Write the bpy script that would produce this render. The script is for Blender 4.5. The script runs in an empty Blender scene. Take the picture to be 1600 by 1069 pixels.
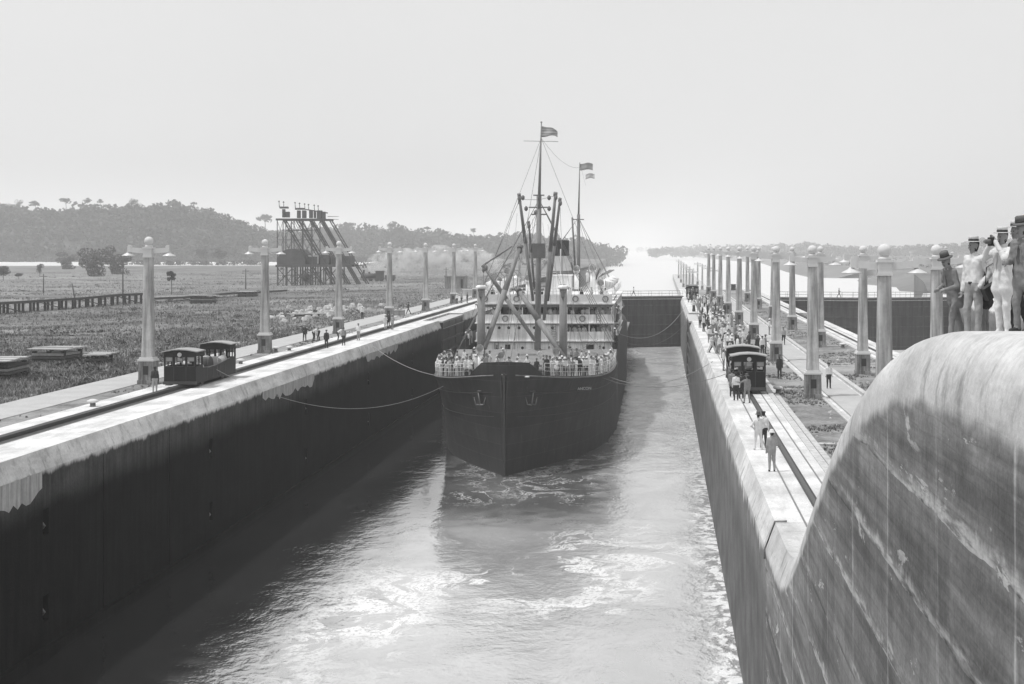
import bpy, bmesh, math, random
import numpy as np
from mathutils import Vector, Matrix, noise

random.seed(7); np.random.seed(7)
scene = bpy.context.scene
COL = scene.collection
R = math.radians

# ---------------------------------------------------------------- camera
# World: +Y runs down the lock, +X to the right, z=0 is the top of the lower lock walls.
CAM_Z = 9.6
F = 2200.0                                   # focal length in pixels of a 1600 px wide plate
cd = bpy.data.cameras.new('camera'); cam = bpy.data.objects.new('camera', cd); COL.objects.link(cam)
cam.location = (0, 0, CAM_Z); cam.rotation_euler = (R(90), 0, 0)
cd.sensor_width = 36; cd.lens = 36 * F / 1600
cd.shift_x = -235 / 1600; cd.shift_y = -146.5 / 1600      # falling / cross front of a view camera
cd.clip_start = 0.1; cd.clip_end = 60000
scene.camera = cam

# ---------------------------------------------------------------- world, sun, exposure
SUN_EL, SUN_DIR = R(66), Vector((-0.95, -0.26, 0)).normalized()
w = bpy.data.worlds.new('World'); scene.world = w; w.use_nodes = True
nt = w.node_tree; nt.nodes.clear()
sky = nt.nodes.new('ShaderNodeTexSky'); sky.sky_type = 'NISHITA'; sky.sun_disc = False
sky.sun_elevation = SUN_EL; sky.sun_rotation = math.atan2(SUN_DIR.x, SUN_DIR.y)
sky.air_density = 1.0; sky.dust_density = 6.0; sky.ozone_density = 1.0
sep = nt.nodes.new('ShaderNodeRGBToBW'); nt.links.new(sky.outputs[0], sep.inputs[0])
# a hazy tropical sky: thin even veil over the clear-sky gradient, seen in black and white
mixn = nt.nodes.new('ShaderNodeMix'); mixn.data_type = 'FLOAT'; mixn.inputs[0].default_value = 0.80
nt.links.new(sep.outputs[0], mixn.inputs[2]); mixn.inputs[3].default_value = 8.9
tc = nt.nodes.new('ShaderNodeTexCoord'); cn = nt.nodes.new('ShaderNodeTexNoise'); cn.inputs['Scale'].default_value = 2.2; cn.inputs['Detail'].default_value = 5
nt.links.new(tc.outputs['Generated'], cn.inputs['Vector'])
mr = nt.nodes.new('ShaderNodeMapRange'); mr.inputs[1].default_value = 0.3; mr.inputs[2].default_value = 0.7; mr.inputs[3].default_value = 0.955; mr.inputs[4].default_value = 1.03
nt.links.new(cn.outputs[0], mr.inputs[0]); cm = nt.nodes.new('ShaderNodeMath'); cm.operation = 'MULTIPLY'; nt.links.new(mixn.outputs[0], cm.inputs[0]); nt.links.new(mr.outputs[0], cm.inputs[1])
bg = nt.nodes.new('ShaderNodeBackground'); bg.inputs[1].default_value = 0.1
nt.links.new(cm.outputs[0], bg.inputs[0])
wo = nt.nodes.new('ShaderNodeOutputWorld'); nt.links.new(bg.outputs[0], wo.inputs[0])

sd = bpy.data.lights.new('sun', 'SUN'); sun = bpy.data.objects.new('sun', sd); COL.objects.link(sun)
sd.energy = 2.4; sd.angle = R(2.5); sd.color = (1, 1, 1)
to_sun = Vector((SUN_DIR.x * math.cos(SUN_EL), SUN_DIR.y * math.cos(SUN_EL), math.sin(SUN_EL)))
sun.rotation_euler = to_sun.to_track_quat('Z', 'Y').to_euler()

vs = scene.view_settings
vs.view_transform = 'Standard'; vs.look = 'None'; vs.gamma = 1; vs.exposure = 0.08
vs.use_curve_mapping = False
scene.render.engine = 'CYCLES'
cy = scene.cycles
cy.use_denoising = True
cy.max_bounces = 5; cy.diffuse_bounces = 2; cy.glossy_bounces = 3; cy.transmission_bounces = 3
cy.volume_bounces = 1; cy.transparent_max_bounces = 6
cy.caustics_reflective = False; cy.caustics_refractive = False

# ---------------------------------------------------------------- measures
WALL_L, WALL_R = -29.3, 3.6          # faces of the lock chamber
WATER = -9.8
BEV_W, BEV_H = 0.35, 0.92            # sloped coping
CW_R = 22.0                          # far face of the centre wall
E_WALL = 55.2
def WX(px, d): return (px - 1035) * d / F
def WZ(py, d): return CAM_Z - (py - 388) * d / F
def P(px, py, d): return Vector((WX(px, d), d, WZ(py, d)))
def DG(py, z=0.0): return (CAM_Z - z) * F / (py - 388)   # depth of a ground point at height z

# ---------------------------------------------------------------- node helper + materials
class NT:
    def __init__(s, m):
        m.use_nodes = True; s.t = m.node_tree; s.t.nodes.clear()
    def n(s, typ, ins=None, **props):
        nd = s.t.nodes.new('ShaderNode' + typ)
        for k, v in props.items(): setattr(nd, k, v)
        for k, v in (ins or {}).items(): s.put(nd, k, v)
        return nd
    def put(s, nd, k, v):
        sock = nd.inputs[k]
        if isinstance(v, bpy.types.NodeSocket): s.t.links.new(v, sock)
        elif isinstance(v, bpy.types.Node): s.t.links.new(v.outputs[0], sock)
        else:
            if sock.type == 'RGBA' and isinstance(v, (int, float)): v = (v, v, v, 1)
            sock.default_value = v
    def math(s, op, a, b=0.0, clamp=False):
        nd = s.n('Math', operation=op, use_clamp=clamp); s.put(nd, 0, a); s.put(nd, 1, b); return nd.outputs[0]
    def mapping(s, vec, scale, loc=(0, 0, 0)):
        return s.n('Mapping', {'Vector': vec, 'Scale': scale, 'Location': loc}).outputs[0]
    def noise(s, vec, scale, detail=4, rough=0.55, dist=0.0):
        return s.n('TexNoise', {'Vector': vec, 'Scale': scale, 'Detail': detail, 'Roughness': rough, 'Distortion': dist}).outputs[0]
    def ramp(s, v, lo, hi, a=0.0, b=1.0, smooth=True):
        nd = s.n('MapRange', {'Value': v, 'From Min': lo, 'From Max': hi, 'To Min': a, 'To Max': b})
        if smooth: nd.interpolation_type = 'SMOOTHSTEP'
        return nd.outputs[0]
    def mix(s, f, a, b):
        nd = s.n('Mix', data_type='FLOAT'); s.put(nd, 0, f); s.put(nd, 2, a); s.put(nd, 3, b); return nd.outputs[0]
    def out(s, col, rough=0.8, spec=0.3, bump=None, bstr=0.4, bdist=0.02, metal=0.0):
        p = s.n('BsdfPrincipled'); s.put(p, 'Base Color', col); s.put(p, 'Roughness', rough)
        s.put(p, 'Specular IOR Level', spec); s.put(p, 'Metallic', metal)
        if bump is not None:
            b = s.n('Bump', {'Height': bump, 'Strength': bstr, 'Distance': bdist}); s.put(p, 'Normal', b)
        o = s.n('OutputMaterial'); s.t.links.new(p.outputs[0], o.inputs[0]); return p

MATS = {}
def gray(name, v, rough=0.8, var=0.2, scale=1.5, bump=0.0, spec=0.3, streak=0.0, perobj=0.0):
    if name in MATS: return MATS[name]
    m = bpy.data.materials.new(name); t = NT(m)
    co = t.n('TexCoord').outputs['Object']
    a = t.noise(co, scale, 5, 0.6); b = t.noise(co, scale * 6.3, 3, 0.6)
    f = t.math('ADD', t.math('MULTIPLY', a, 0.65), t.math('MULTIPLY', b, 0.35))
    k = t.ramp(f, 0.3, 0.7, 1 - var, 1 + var, False)
    if streak:
        sv = t.noise(t.mapping(co, (scale * 3, scale * 3, scale * 0.25)), 1.0, 4, 0.6)
        k = t.math('MULTIPLY', k, t.ramp(sv, 0.35, 0.65, 1 - streak, 1 + streak * 0.4))
    if perobj:
        oi = t.n('ObjectInfo').outputs['Random']
        k = t.math('MULTIPLY', k, t.ramp(oi, 0, 1, 1 - perobj, 1 + perobj, False))
    t.out(t.math('MULTIPLY', k, v), rough, spec, b if bump else None, bump, 0.03)
    MATS[name] = m; return m

# ---------------------------------------------------------------- mesh helpers
class MB:
    """collects solids into one mesh; fm holds a material slot per face"""
    def __init__(s): s.v = []; s.f = []; s.fm = []; s.cur = 0; s.sm = []
    def add(s, vs, fs, smooth=False):
        o = len(s.v); s.v += [tuple(p) for p in vs]; s.f += [tuple(o + i for i in f) for f in fs]
        s.fm += [s.cur] * len(fs); s.sm += [smooth] * len(fs); return s
    def box(s, c, size, rot=None, taper=1.0):
        x, y, z = size[0] / 2, size[1] / 2, size[2] / 2; c = Vector(c)
        pts = [Vector((i * x * (taper if k > 0 else 1), j * y * (taper if k > 0 else 1), k * z)) for k in (-1, 1) for j in (-1, 1) for i in (-1, 1)]
        if rot is not None: pts = [rot @ p for p in pts]
        return s.add([c + p for p in pts], [(0, 2, 3, 1), (4, 5, 7, 6), (0, 1, 5, 4), (2, 6, 7, 3), (0, 4, 6, 2), (1, 3, 7, 5)])
    def span(s, x0, x1, y0, y1, z0, z1):
        return s.box(((x0 + x1) / 2, (y0 + y1) / 2, (z0 + z1) / 2), (abs(x1 - x0), abs(y1 - y0), abs(z1 - z0)))
    def cyl(s, p0, p1, r0, r1=None, n=8, caps=True, smooth=True):
        r1 = r0 if r1 is None else r1
        p0, p1 = Vector(p0), Vector(p1); d = (p1 - p0)
        if d.length < 1e-6: return s
        d.normalize(); up = Vector((0, 0, 1)) if abs(d.z) < 0.95 else Vector((1, 0, 0))
        a = d.cross(up).normalized(); b = d.cross(a)
        vs = []
        for p, r in ((p0, r0), (p1, r1)):
            for i in range(n):
                t = 2 * math.pi * (i + 0.5) / n; vs.append(p + (a * math.cos(t) + b * math.sin(t)) * r)
        s.add(vs, [(i, (i + 1) % n, n + (i + 1) % n, n + i) for i in range(n)], smooth)
        if caps:
            o = len(s.v) - 2 * n
            s.f += [tuple(o + i for i in reversed(range(n))), tuple(o + n + i for i in range(n))]; s.fm += [s.cur] * 2; s.sm += [False] * 2
        return s
    def beam(s, p0, p1, wd, ht=None):
        ht = ht or wd; p0, p1 = Vector(p0), Vector(p1); d = p1 - p0; q = d.to_track_quat('Y', 'Z').to_matrix()
        return s.box((p0 + p1) / 2, (wd, d.length, ht), q)
    def lathe(s, prof, c=(0, 0, 0), n=12, smooth=True):
        c = Vector(c); vs = []; fs = []
        for r, z in prof:
            for i in range(n):
                t = 2 * math.pi * i / n; vs.append(c + Vector((r * math.cos(t), r * math.sin(t), z)))
        for k in range(len(prof) - 1):
            for i in range(n): fs.append((k * n + i, k * n + (i + 1) % n, (k + 1) * n + (i + 1) % n, (k + 1) * n + i))
        fs.append(tuple(reversed(range(n)))); fs.append(tuple((len(prof) - 1) * n + i for i in range(n)))
        return s.add(vs, fs, smooth)
    def tube(s, pts, r, n=5):
        pts = [Vector(p) for p in pts]
        vs = []; fs = []
        for i, p in enumerate(pts):
            d = (pts[min(i + 1, len(pts) - 1)] - pts[max(i - 1, 0)]).normalized()
            up = Vector((0, 0, 1)) if abs(d.z) < 0.95 else Vector((1, 0, 0))
            a = d.cross(up).normalized(); b = d.cross(a)
            for k in range(n):
                t = 2 * math.pi * k / n; vs.append(p + (a * math.cos(t) + b * math.sin(t)) * r)
        for i in range(len(pts) - 1):
            for k in range(n): fs.append((i * n + k, i * n + (k + 1) % n, (i + 1) * n + (k + 1) % n, (i + 1) * n + k))
        return s.add(vs, fs, True)
    def extrude(s, prof, y0, y1, caps=True):
        """closed x-z outline (counter-clockwise seen from -y) swept along y"""
        n = len(prof)
        vs = [(x, y0, z) for x, z in prof] + [(x, y1, z) for x, z in prof]
        fs = [(i, (i + 1) % n, n + (i + 1) % n, n + i) for i in range(n)]
        if caps: fs += [tuple(reversed(range(n))), tuple(n + i for i in range(n))]
        return s.add(vs, fs)
    def mesh(s, name, mats):
        me = bpy.data.meshes.new(name); me.from_pydata(s.v, [], s.f)
        for m in (mats if isinstance(mats, (list, tuple)) else [mats]): me.materials.append(m)
        me.polygons.foreach_set('material_index', s.fm)
        me.polygons.foreach_set('use_smooth', s.sm)
        bm = bmesh.new(); bm.from_mesh(me); bmesh.ops.recalc_face_normals(bm, faces=bm.faces); bm.to_mesh(me); bm.free()
        return me
    def build(s, name, mats, parent=None, loc=(0, 0, 0), rz=0.0):
        return link(name, s.mesh(name, mats), parent, loc, rz)

def link(name, me, parent=None, loc=(0, 0, 0), rz=0.0):
    o = bpy.data.objects.new(name, me); COL.objects.link(o)
    o.location = loc; o.rotation_euler = (0, 0, rz)
    if parent: o.parent = parent
    return o
def tag(o, label, cat, group=None):
    o['label'] = label; o['category'] = cat
    if group: o['group'] = group
    return o
def kind(o, k, label=None):
    o['kind'] = k
    if label: o['label'] = label
    return o
def empty(name, loc=(0, 0, 0), rz=0.0): return link(name, None, None, loc, rz)
def copy_tree(o, parent=None):
    c = o.copy(); COL.objects.link(c)
    if parent: c.parent = parent
    for ch in o.children: copy_tree(ch, c)
    return c
def grid_mesh(name, xs, ys, zf, mat, smooth=True):
    vs = [(x, y, zf(x, y)) for y in ys for x in xs]; nx = len(xs)
    fs = [(j * nx + i, j * nx + i + 1, (j + 1) * nx + i + 1, (j + 1) * nx + i) for j in range(len(ys) - 1) for i in range(nx - 1)]
    me = bpy.data.meshes.new(name); me.from_pydata(vs, [], fs); me.materials.append(mat)
    me.polygons.foreach_set('use_smooth', [smooth] * len(fs)); return me
def sstep(a, b, x):
    t = max(0, min(1, (x - a) / (b - a))); return t * t * (3 - 2 * t)
def fbm(x, y, s=1.0, o=3):
    return noise.fractal(Vector((x * s, y * s, 3.7)), 1.0, 2.0, o)
ORD = ['first', 'second', 'third', 'fourth', 'fifth', 'sixth', 'seventh', 'eighth', 'ninth', 'tenth', 'eleventh', 'twelfth', 'thirteenth']
# ================================================================ setting: ground, water, hills
M_CONC = gray('concrete_pale', 0.50, 0.9, 0.16, 0.8, 0.25, 0.2, streak=0.18)
M_CONC_D = gray('concrete_weathered', 0.30, 0.9, 0.22, 1.2, 0.3, 0.2, streak=0.35, perobj=0.08)
M_IRON = gray('dark_iron', 0.035, 0.55, 0.3, 3, 0.1, 0.4)
M_STEEL = gray('dull_steel', 0.16, 0.45, 0.3, 3, 0.1, 0.5)
M_TIMBER = gray('weathered_timber', 0.24, 0.9, 0.35, 2, 0.3, 0.2, perobj=0.25)
M_BARK = gray('bark', 0.09, 0.95, 0.3, 2)

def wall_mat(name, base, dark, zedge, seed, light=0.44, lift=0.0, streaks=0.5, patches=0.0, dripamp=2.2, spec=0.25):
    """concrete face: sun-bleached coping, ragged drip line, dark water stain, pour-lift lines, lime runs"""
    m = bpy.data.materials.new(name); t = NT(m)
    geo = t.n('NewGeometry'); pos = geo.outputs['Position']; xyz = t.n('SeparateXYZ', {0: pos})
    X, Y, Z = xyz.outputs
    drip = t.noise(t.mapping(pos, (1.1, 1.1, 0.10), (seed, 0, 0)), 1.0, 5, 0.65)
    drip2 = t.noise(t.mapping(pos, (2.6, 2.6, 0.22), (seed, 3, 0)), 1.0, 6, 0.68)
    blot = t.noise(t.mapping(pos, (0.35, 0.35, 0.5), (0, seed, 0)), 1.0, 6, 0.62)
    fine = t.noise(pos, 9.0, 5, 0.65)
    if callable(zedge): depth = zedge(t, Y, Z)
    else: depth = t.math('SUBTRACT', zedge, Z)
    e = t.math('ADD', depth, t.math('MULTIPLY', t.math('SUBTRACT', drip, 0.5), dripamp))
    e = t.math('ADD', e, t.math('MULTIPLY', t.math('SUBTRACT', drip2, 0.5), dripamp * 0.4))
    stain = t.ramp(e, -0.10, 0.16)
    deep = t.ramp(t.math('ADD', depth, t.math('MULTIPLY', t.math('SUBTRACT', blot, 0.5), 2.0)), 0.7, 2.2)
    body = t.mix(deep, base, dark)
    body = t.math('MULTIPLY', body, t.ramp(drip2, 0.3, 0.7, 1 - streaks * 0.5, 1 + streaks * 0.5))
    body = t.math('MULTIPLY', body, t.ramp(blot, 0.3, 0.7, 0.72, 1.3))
    # lime runs: narrow pale vertical streaks at the joints
    if lift:
        jit = t.math('ADD', Z, t.math('MULTIPLY', t.math('SUBTRACT', t.noise(t.mapping(pos, (0.5, 0.5, 2.0)), 1.0, 4), 0.5), 0.22))
        fr = t.math('FRACT', t.math('DIVIDE', jit, 1.52))
        line = t.ramp(fr, 0.0, 0.055, 1.0, 0.0, False)
        wet = t.ramp(t.math('ADD', fr, t.math('MULTIPLY', t.math('SUBTRACT', drip2, 0.5), 0.5)), 0.05, 0.20, 1.0, 0.0)
        pres = t.ramp(t.noise(t.mapping(pos, (0.25, 0.12, 0.9), (seed, 1, 9)), 1.0, 4, 0.7), 0.40, 0.52)
        body = t.math('MULTIPLY', body, t.math('SUBTRACT', 1.0, t.math('MULTIPLY', line, 0.6)))
        ef = t.math('MULTIPLY', t.math('MULTIPLY', wet, pres), t.ramp(t.noise(t.mapping(pos, (2, 0.9, 7), (2, seed, 4)), 1.0, 5, 0.65), 0.36, 0.56))
        fr2 = t.math('FRACT', t.math('DIVIDE', jit, 0.253)); body = t.math('MULTIPLY', body, t.ramp(fr2, 0.0, 0.12, 0.80, 1.0, False))
        body = t.mix(t.math('MULTIPLY', ef, lift), body, 0.40)
        vy = t.math('ADD', Y, t.math('MULTIPLY', t.math('SUBTRACT', t.noise(t.mapping(pos, (0.3, 0.3, 0.7)), 1.0, 3), 0.5), 0.25))
        vf = t.math('ABSOLUTE', t.math('SUBTRACT', t.math('FRACT', t.math('DIVIDE', vy, 4.1)), 0.5))
        run = t.math('MULTIPLY', t.ramp(vf, 0.0, 0.035, 1.0, 0.0), t.ramp(t.noise(t.mapping(pos, (6, 6, 0.3)), 1.0, 4), 0.40, 0.62))
        body = t.mix(t.math('MULTIPLY', run, 0.75), body, 0.42)
    if patches:
        pn = t.noise(t.mapping(pos, (0.9, 0.26, 0.85), (seed, 5, 2)), 1.0, 7, 0.70, 0.5)
        body = t.mix(t.math('MULTIPLY', t.ramp(pn, 0.615, 0.64), patches), body, 0.42)
        bd = t.noise(t.mapping(pos, (0.4, 0.09, 1.9)), 1.0, 6, 0.68)
        body = t.math('MULTIPLY', body, t.ramp(bd, 0.35, 0.65, 0.68, 1.35))
    lt = t.math('MULTIPLY', light, t.ramp(blot, 0.3, 0.7, 0.74, 1.08)); lt = t.math('MULTIPLY', lt, t.ramp(t.noise(t.mapping(pos, (1.3, 0.25, 1.0), (0, seed, 3)), 1.0, 6, 0.68), 0.38, 0.6, 1.06, 0.86))
    lt = t.math('MULTIPLY', lt, t.ramp(fine, 0.3, 0.7, 0.90, 1.08))
    spot = t.ramp(t.noise(t.mapping(pos, (1.6, 1.6, 0.5), (seed, 8, 1)), 1.0, 5, 0.65), 0.52, 0.68, 1.0, 0.58)
    lt = t.math('MULTIPLY', lt, t.mix(t.ramp(depth, -1.2, -0.6), 1.0, spot))
    col = t.mix(stain, lt, t.math('MULTIPLY', body, t.ramp(fine, 0.3, 0.7, 0.86, 1.14)))
    hgt = t.math('ADD', fine, t.math('MULTIPLY', t.noise(t.mapping(pos, (1, 0.2, 6)), 1.0, 3), 0.6))
    t.out(col, 0.85, spec, hgt, 0.45, 0.025)
    return m
M_WALL_L = wall_mat('lock_wall_algae_dark', 0.07, 0.008, -1.02, 1.0, 0.72, 0.0, 0.6, 0.0, 0.7, 0.04)  # near-black own tone: wet algae on the left face
M_WALL_R = wall_mat('lock_wall_stained_grey', 0.19, 0.135, -1.15, 5.0, 0.68, 0.0, 0.35, 0.0, 2.4)  # mid-grey stained concrete, its own tone

# ---- ramp profile on the centre wall: (depth, drop below camera)
RAMP = [(-30, 0.80), (8, 0.86), (15.4, 0.98), (19.2, 1.12), (20.2, 1.20), (21.3, 1.32), (22.6, 1.51), (24.0, 1.78), (25.6, 2.18), (26.8, 2.57), (28.1, 3.04),
        (29.2, 3.43), (30.7, 4.06), (32.2, 4.75), (33.6, 5.45), (36.2, 6.75), (38.5, 7.90), (40.2, 8.65), (41.5, 9.1), (42.8, 9.42), (44.2, 9.57), (45.5, 9.6)]
def ramp_z(y):
    for (a, b), (c, e) in zip(RAMP, RAMP[1:]):
        if a <= y <= c: return CAM_Z - (b + (e - b) * (y - a) / (c - a))
    return 0.0 if y > 45 else CAM_Z - 0.8
# smoother ramp samples
ramp_ys = [-30, -10, 0, 8, 13] + [15 + 0.75 * i for i in range(42)]
def ramp_zs(y): return (ramp_z(y - 0.6) + 2 * ramp_z(y) + ramp_z(y + 0.6)) / 4 if y > 0 else ramp_z(y)
def ramp_edge(t, Y, Z):
    nd = t.n('FloatCurve'); c = nd.mapping; cv = c.curves[0]
    y0, y1 = 0.0, 50.0
    pts = [(0.0, ramp_zs(0) / 12)] + [(y / 50, ramp_zs(y) / 12) for y in (8, 15, 18, 20, 22, 24, 26, 28, 30, 33, 36, 39, 41, 43, 45)] + [(1.0, 0.0)]
    while len(cv.points) < len(pts): cv.points.new(0.5, 0.5)
    for p, (a, b) in zip(cv.points, pts): p.location = (a, b); p.handle_type = 'VECTOR'
    c.update()
    t.put(nd, 'Value', t.math('DIVIDE', Y, 50.0, True))
    top = t.math('MULTIPLY', nd.outputs[0], 12.0)
    return t.math('SUBTRACT', t.math('SUBTRACT', top, Z), 0.98)
M_RAMP = wall_mat('incline_wall', 0.18, 0.14, ramp_edge, 9.0, 0.60, 0.9, 0.3, 0.9, 0.5)

# ---------------------------------------------------------------- ground sheets
def ground_mat(name, v1, v2, s, rough=0.95):
    m = bpy.data.materials.new(name); t = NT(m); pos = t.n('NewGeometry').outputs['Position']
    a = t.noise(pos, s, 7, 0.62); b = t.noise(pos, s * 14, 5, 0.65); c = t.noise(t.mapping(pos, (s * 0.14,) * 3), 1.0, 5, 0.6)
    f = t.math('ADD', t.math('ADD', t.math('MULTIPLY', a, 0.4), t.math('MULTIPLY', b, 0.25)), t.math('MULTIPLY', c, 0.35))
    t.out(t.ramp(f, 0.36, 0.62, v1, v2), rough, 0.1, b, 0.6, 0.08); return m
M_FIELD = ground_mat('rough_pasture', 0.07, 0.27, 0.05)
M_DIRT = ground_mat('trodden_dirt', 0.11, 0.34, 0.35)
M_FAR = ground_mat('far_grassland', 0.10, 0.19, 0.012)
M_BED = gray('canal_bed', 0.06, 0.9, 0.2, 0.02)

xs = [-13000, -6000, -3000, -1500, -600, 0, 600, 1500, 3000, 6000, 13000]; ys = [-600, 0, 600, 1500, 3000, 6000, 11800]
kind(link('ground', grid_mesh('ground', xs, ys, lambda x, y: -14.0, M_BED)), 'structure')

def field_z(x, y):
    near = sstep(-44, -120, x); far = sstep(120, 420, y)
    z = -0.25 - 0.45 * far * near - 0.4 * near
    z += (0.35 * fbm(x, y, 0.05) + 0.12 * fbm(x, y, 0.3)) * min(1, near * 3 + 0.1)
    return z
def spaced(a, b, n, p=1.6): return [a + (b - a) * (i / n) ** p for i in range(n + 1)]
xs = list(reversed([-40.3 - v for v in spaced(0, 2600, 60, 2.2)])); ys = [40 + v for v in spaced(0, 830, 90, 1.8)]
kind(link('field', grid_mesh('field', xs, ys, field_z, M_FIELD)), 'structure')
# slope of the field's canal side beyond the lock
def bank_z(x, y): return -0.3 - 10.5 * sstep(-40, -26, x)

# water ---------------------------------------------------------------
def water_mat(name, foam=True):
    m = bpy.data.materials.new(name); t = NT(m)
    pos = t.n('NewGeometry').outputs['Position']; xyz = t.n('SeparateXYZ', {0: pos}); X, Y, Z = xyz.outputs
    warp = t.n('TexNoise', {'Vector': pos, 'Scale': 0.09, 'Detail': 3.0}).outputs['Color']
    wv = t.n('VectorMath', {0: warp, 1: (0.5, 0.5, 0.5)}, operation='SUBTRACT').outputs[0]
    wv = t.n('VectorMath', {0: wv, 'Scale': 5.0}, operation='SCALE').outputs[0]
    wp = t.n('VectorMath', {0: pos, 1: wv}, operation='ADD').outputs[0]
    r1 = t.noise(t.mapping(wp, (0.55, 0.40, 1)), 1.0, 4, 0.6)
    r2 = t.noise(t.mapping(wp, (1.8, 1.3, 1)), 1.0, 4, 0.6)
    r3 = t.noise(t.mapping(pos, (5.0, 4.0, 1)), 1.0, 3, 0.6)
    h = t.math('ADD', t.math('MULTIPLY', r1, 0.65), t.math('ADD', t.math('MULTIPLY', r2, 0.42), t.math('MULTIPLY', r3, 0.13)))
    if foam:
        h = t.mix(t.ramp(X, -11, -17), h, t.math('ADD', t.math('MULTIPLY', r1, 0.95), t.math('MULTIPLY', r2, 0.16)))
        edge = t.math('ADD', X, t.math('MULTIPLY', t.math('SUBTRACT', r1, 0.5), 3.4))
        wall = t.math('MULTIPLY', t.ramp(edge, 1.5, 3.4), t.ramp(Y, 62, 150, 1.0, 0.35))
        n1 = t.noise(t.mapping(wp, (0.085, 0.05, 1), (1.3, 0, 0)), 1.0, 7, 0.68, 0.35)
        gate = t.ramp(t.noise(t.mapping(pos, (0.06, 0.035, 1), (4, 2, 0)), 1.0, 3), 0.46, 0.60)
        gate = t.math('MULTIPLY', gate, t.math('MULTIPLY', t.ramp(Y, 112, 68, 0.3, 1.15), t.ramp(X, -21, -15)), True)
        streak = t.math('MULTIPLY', t.ramp(t.math('SUBTRACT', t.math('ABSOLUTE', t.math('SUBTRACT', n1, 0.5)), t.ramp(Y, 100, 62, 0.0, 0.022)), 0.0, 0.04, 1.0, 0.0), gate)
        eddy = t.math('MULTIPLY', t.ramp(t.math('ABSOLUTE', t.math('SUBTRACT', t.noise(t.mapping(wp, (0.16, 0.10, 1), (3, 7, 0)), 1.0, 7, 0.68, 0.5), 0.5)), 0.0, 0.020, 1.0, 0.0),
                      t.math('MULTIPLY', t.ramp(Y, 104, 110, 0, 1), t.ramp(Y, 121, 117, 0, 0.5)))
        ex = t.math('MULTIPLY', t.ramp(X, -19, -15), t.ramp(X, -4, -7))
        bub = t.ramp(t.math('ADD', t.math('MULTIPLY', r2, 0.35), t.math('MULTIPLY', r3, 0.65)), 0.37, 0.53)
        fm = t.math('MAXIMUM', t.math('MULTIPLY', wall, t.ramp(r2, 0.42, 0.58)), t.math('MAXIMUM', streak, t.math('MULTIPLY', eddy, ex)))
        fm = t.math('MULTIPLY', t.math('MAXIMUM', t.math('MULTIPLY', fm, bub, True), t.math('MULTIPLY', wall, t.ramp(r2, 0.46, 0.56)), True), 0.92)
        wob = t.math('MULTIPLY', t.math('SUBTRACT', r1, 0.5), 7.0)
        Xw = t.math('ADD', X, wob); Yw = t.math('ADD', Y, t.math('MULTIPLY', wob, 1.6))
        lee = t.math('MULTIPLY', t.ramp(Xw, -3.5, -7), t.math('MULTIPLY', t.ramp(Xw, -25, -21), t.ramp(Yw, 97, 106)))     # still water under the bow; also masks the painted dark reflection
        churn = t.math('MULTIPLY', t.ramp(Xw, -21, -12), t.ramp(Yw, 104, 92))
        turb = t.math('ADD', t.ramp(Xw, -20, -12, 0.30, 0.20), t.math('MULTIPLY', churn, 0.14))
        turb = t.math('ADD', turb, t.math('MULTIPLY', t.ramp(X, -4, 1), 0.10))
        turb = t.math('ADD', turb, t.math('MULTIPLY', t.math('MULTIPLY', t.ramp(X, -7, -3), t.ramp(Y, 112, 140)), 0.5))
        turb = t.math('MULTIPLY', turb, t.mix(lee, 1.0, 0.45))
        turb = t.math('MULTIPLY', turb, t.ramp(t.noise(t.mapping(wp, (0.06, 0.05, 1), (8, 1, 0)), 1.0, 3), 0.35, 0.65, 0.55, 1.25))
        turb = t.math('ADD', turb, t.math('MULTIPLY', fm, 0.4))
        silt_and_reflection = t.ramp(t.noise(t.mapping(wp, (0.11, 0.05, 1)), 1.0, 5, 0.6), 0.35, 0.65, 0.34, 0.50)
        silt_and_reflection = t.math('MULTIPLY', silt_and_reflection, t.math('MULTIPLY', t.ramp(Xw, -23, -14, 0.06, 1.0), t.mix(lee, 1.0, 0.3)))  # silt darkened near wall and bow, painting in their dark reflections
    else:
        fm = 0.0; turb = 0.6; silt_and_reflection = 0.55  # open water: even pale tone painted in place of sky glare
    b = t.n('Bump', {'Height': h, 'Strength': turb, 'Distance': 0.30})
    gl = t.n('BsdfGlossy', {'Color': 0.97, 'Roughness': 0.03}); t.put(gl, 'Normal', b)
    df = t.n('BsdfDiffuse', {'Color': silt_and_reflection}); t.put(df, 'Normal', b)
    fr = t.n('Fresnel', {'IOR': 9.0})
    if not foam: gl.inputs['Roughness'].default_value = 0.5
    mw = t.n('MixShader'); t.put(mw, 0, fr.outputs[0] if foam else 0.45); t.t.links.new(df.outputs[0], mw.inputs[1]); t.t.links.new(gl.outputs[0], mw.inputs[2])
    d = t.n('BsdfDiffuse', {'Color': 0.80}); t.put(d, 'Normal', b)
    mx = t.n('MixShader'); t.put(mx, 0, fm); t.t.links.new(mw.outputs[0], mx.inputs[1]); t.t.links.new(d.outputs[0], mx.inputs[2])
    o = t.n('OutputMaterial'); t.t.links.new(mx.outputs[0], o.inputs[0]); return m
M_WATER = water_mat('lock_water'); M_WATER_FAR = water_mat('open_water', False)
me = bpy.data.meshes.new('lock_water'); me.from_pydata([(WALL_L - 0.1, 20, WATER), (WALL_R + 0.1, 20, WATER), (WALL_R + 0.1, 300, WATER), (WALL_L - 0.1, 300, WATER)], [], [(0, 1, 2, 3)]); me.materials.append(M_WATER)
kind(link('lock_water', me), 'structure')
me = bpy.data.meshes.new('second_lock_water'); me.from_pydata([(CW_R - 0.1, 20, WATER), (E_WALL + 0.1, 20, WATER), (E_WALL + 0.1, 300, WATER), (CW_R - 0.1, 300, WATER)], [], [(0, 1, 2, 3)]); me.materials.append(M_WATER_FAR)
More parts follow.
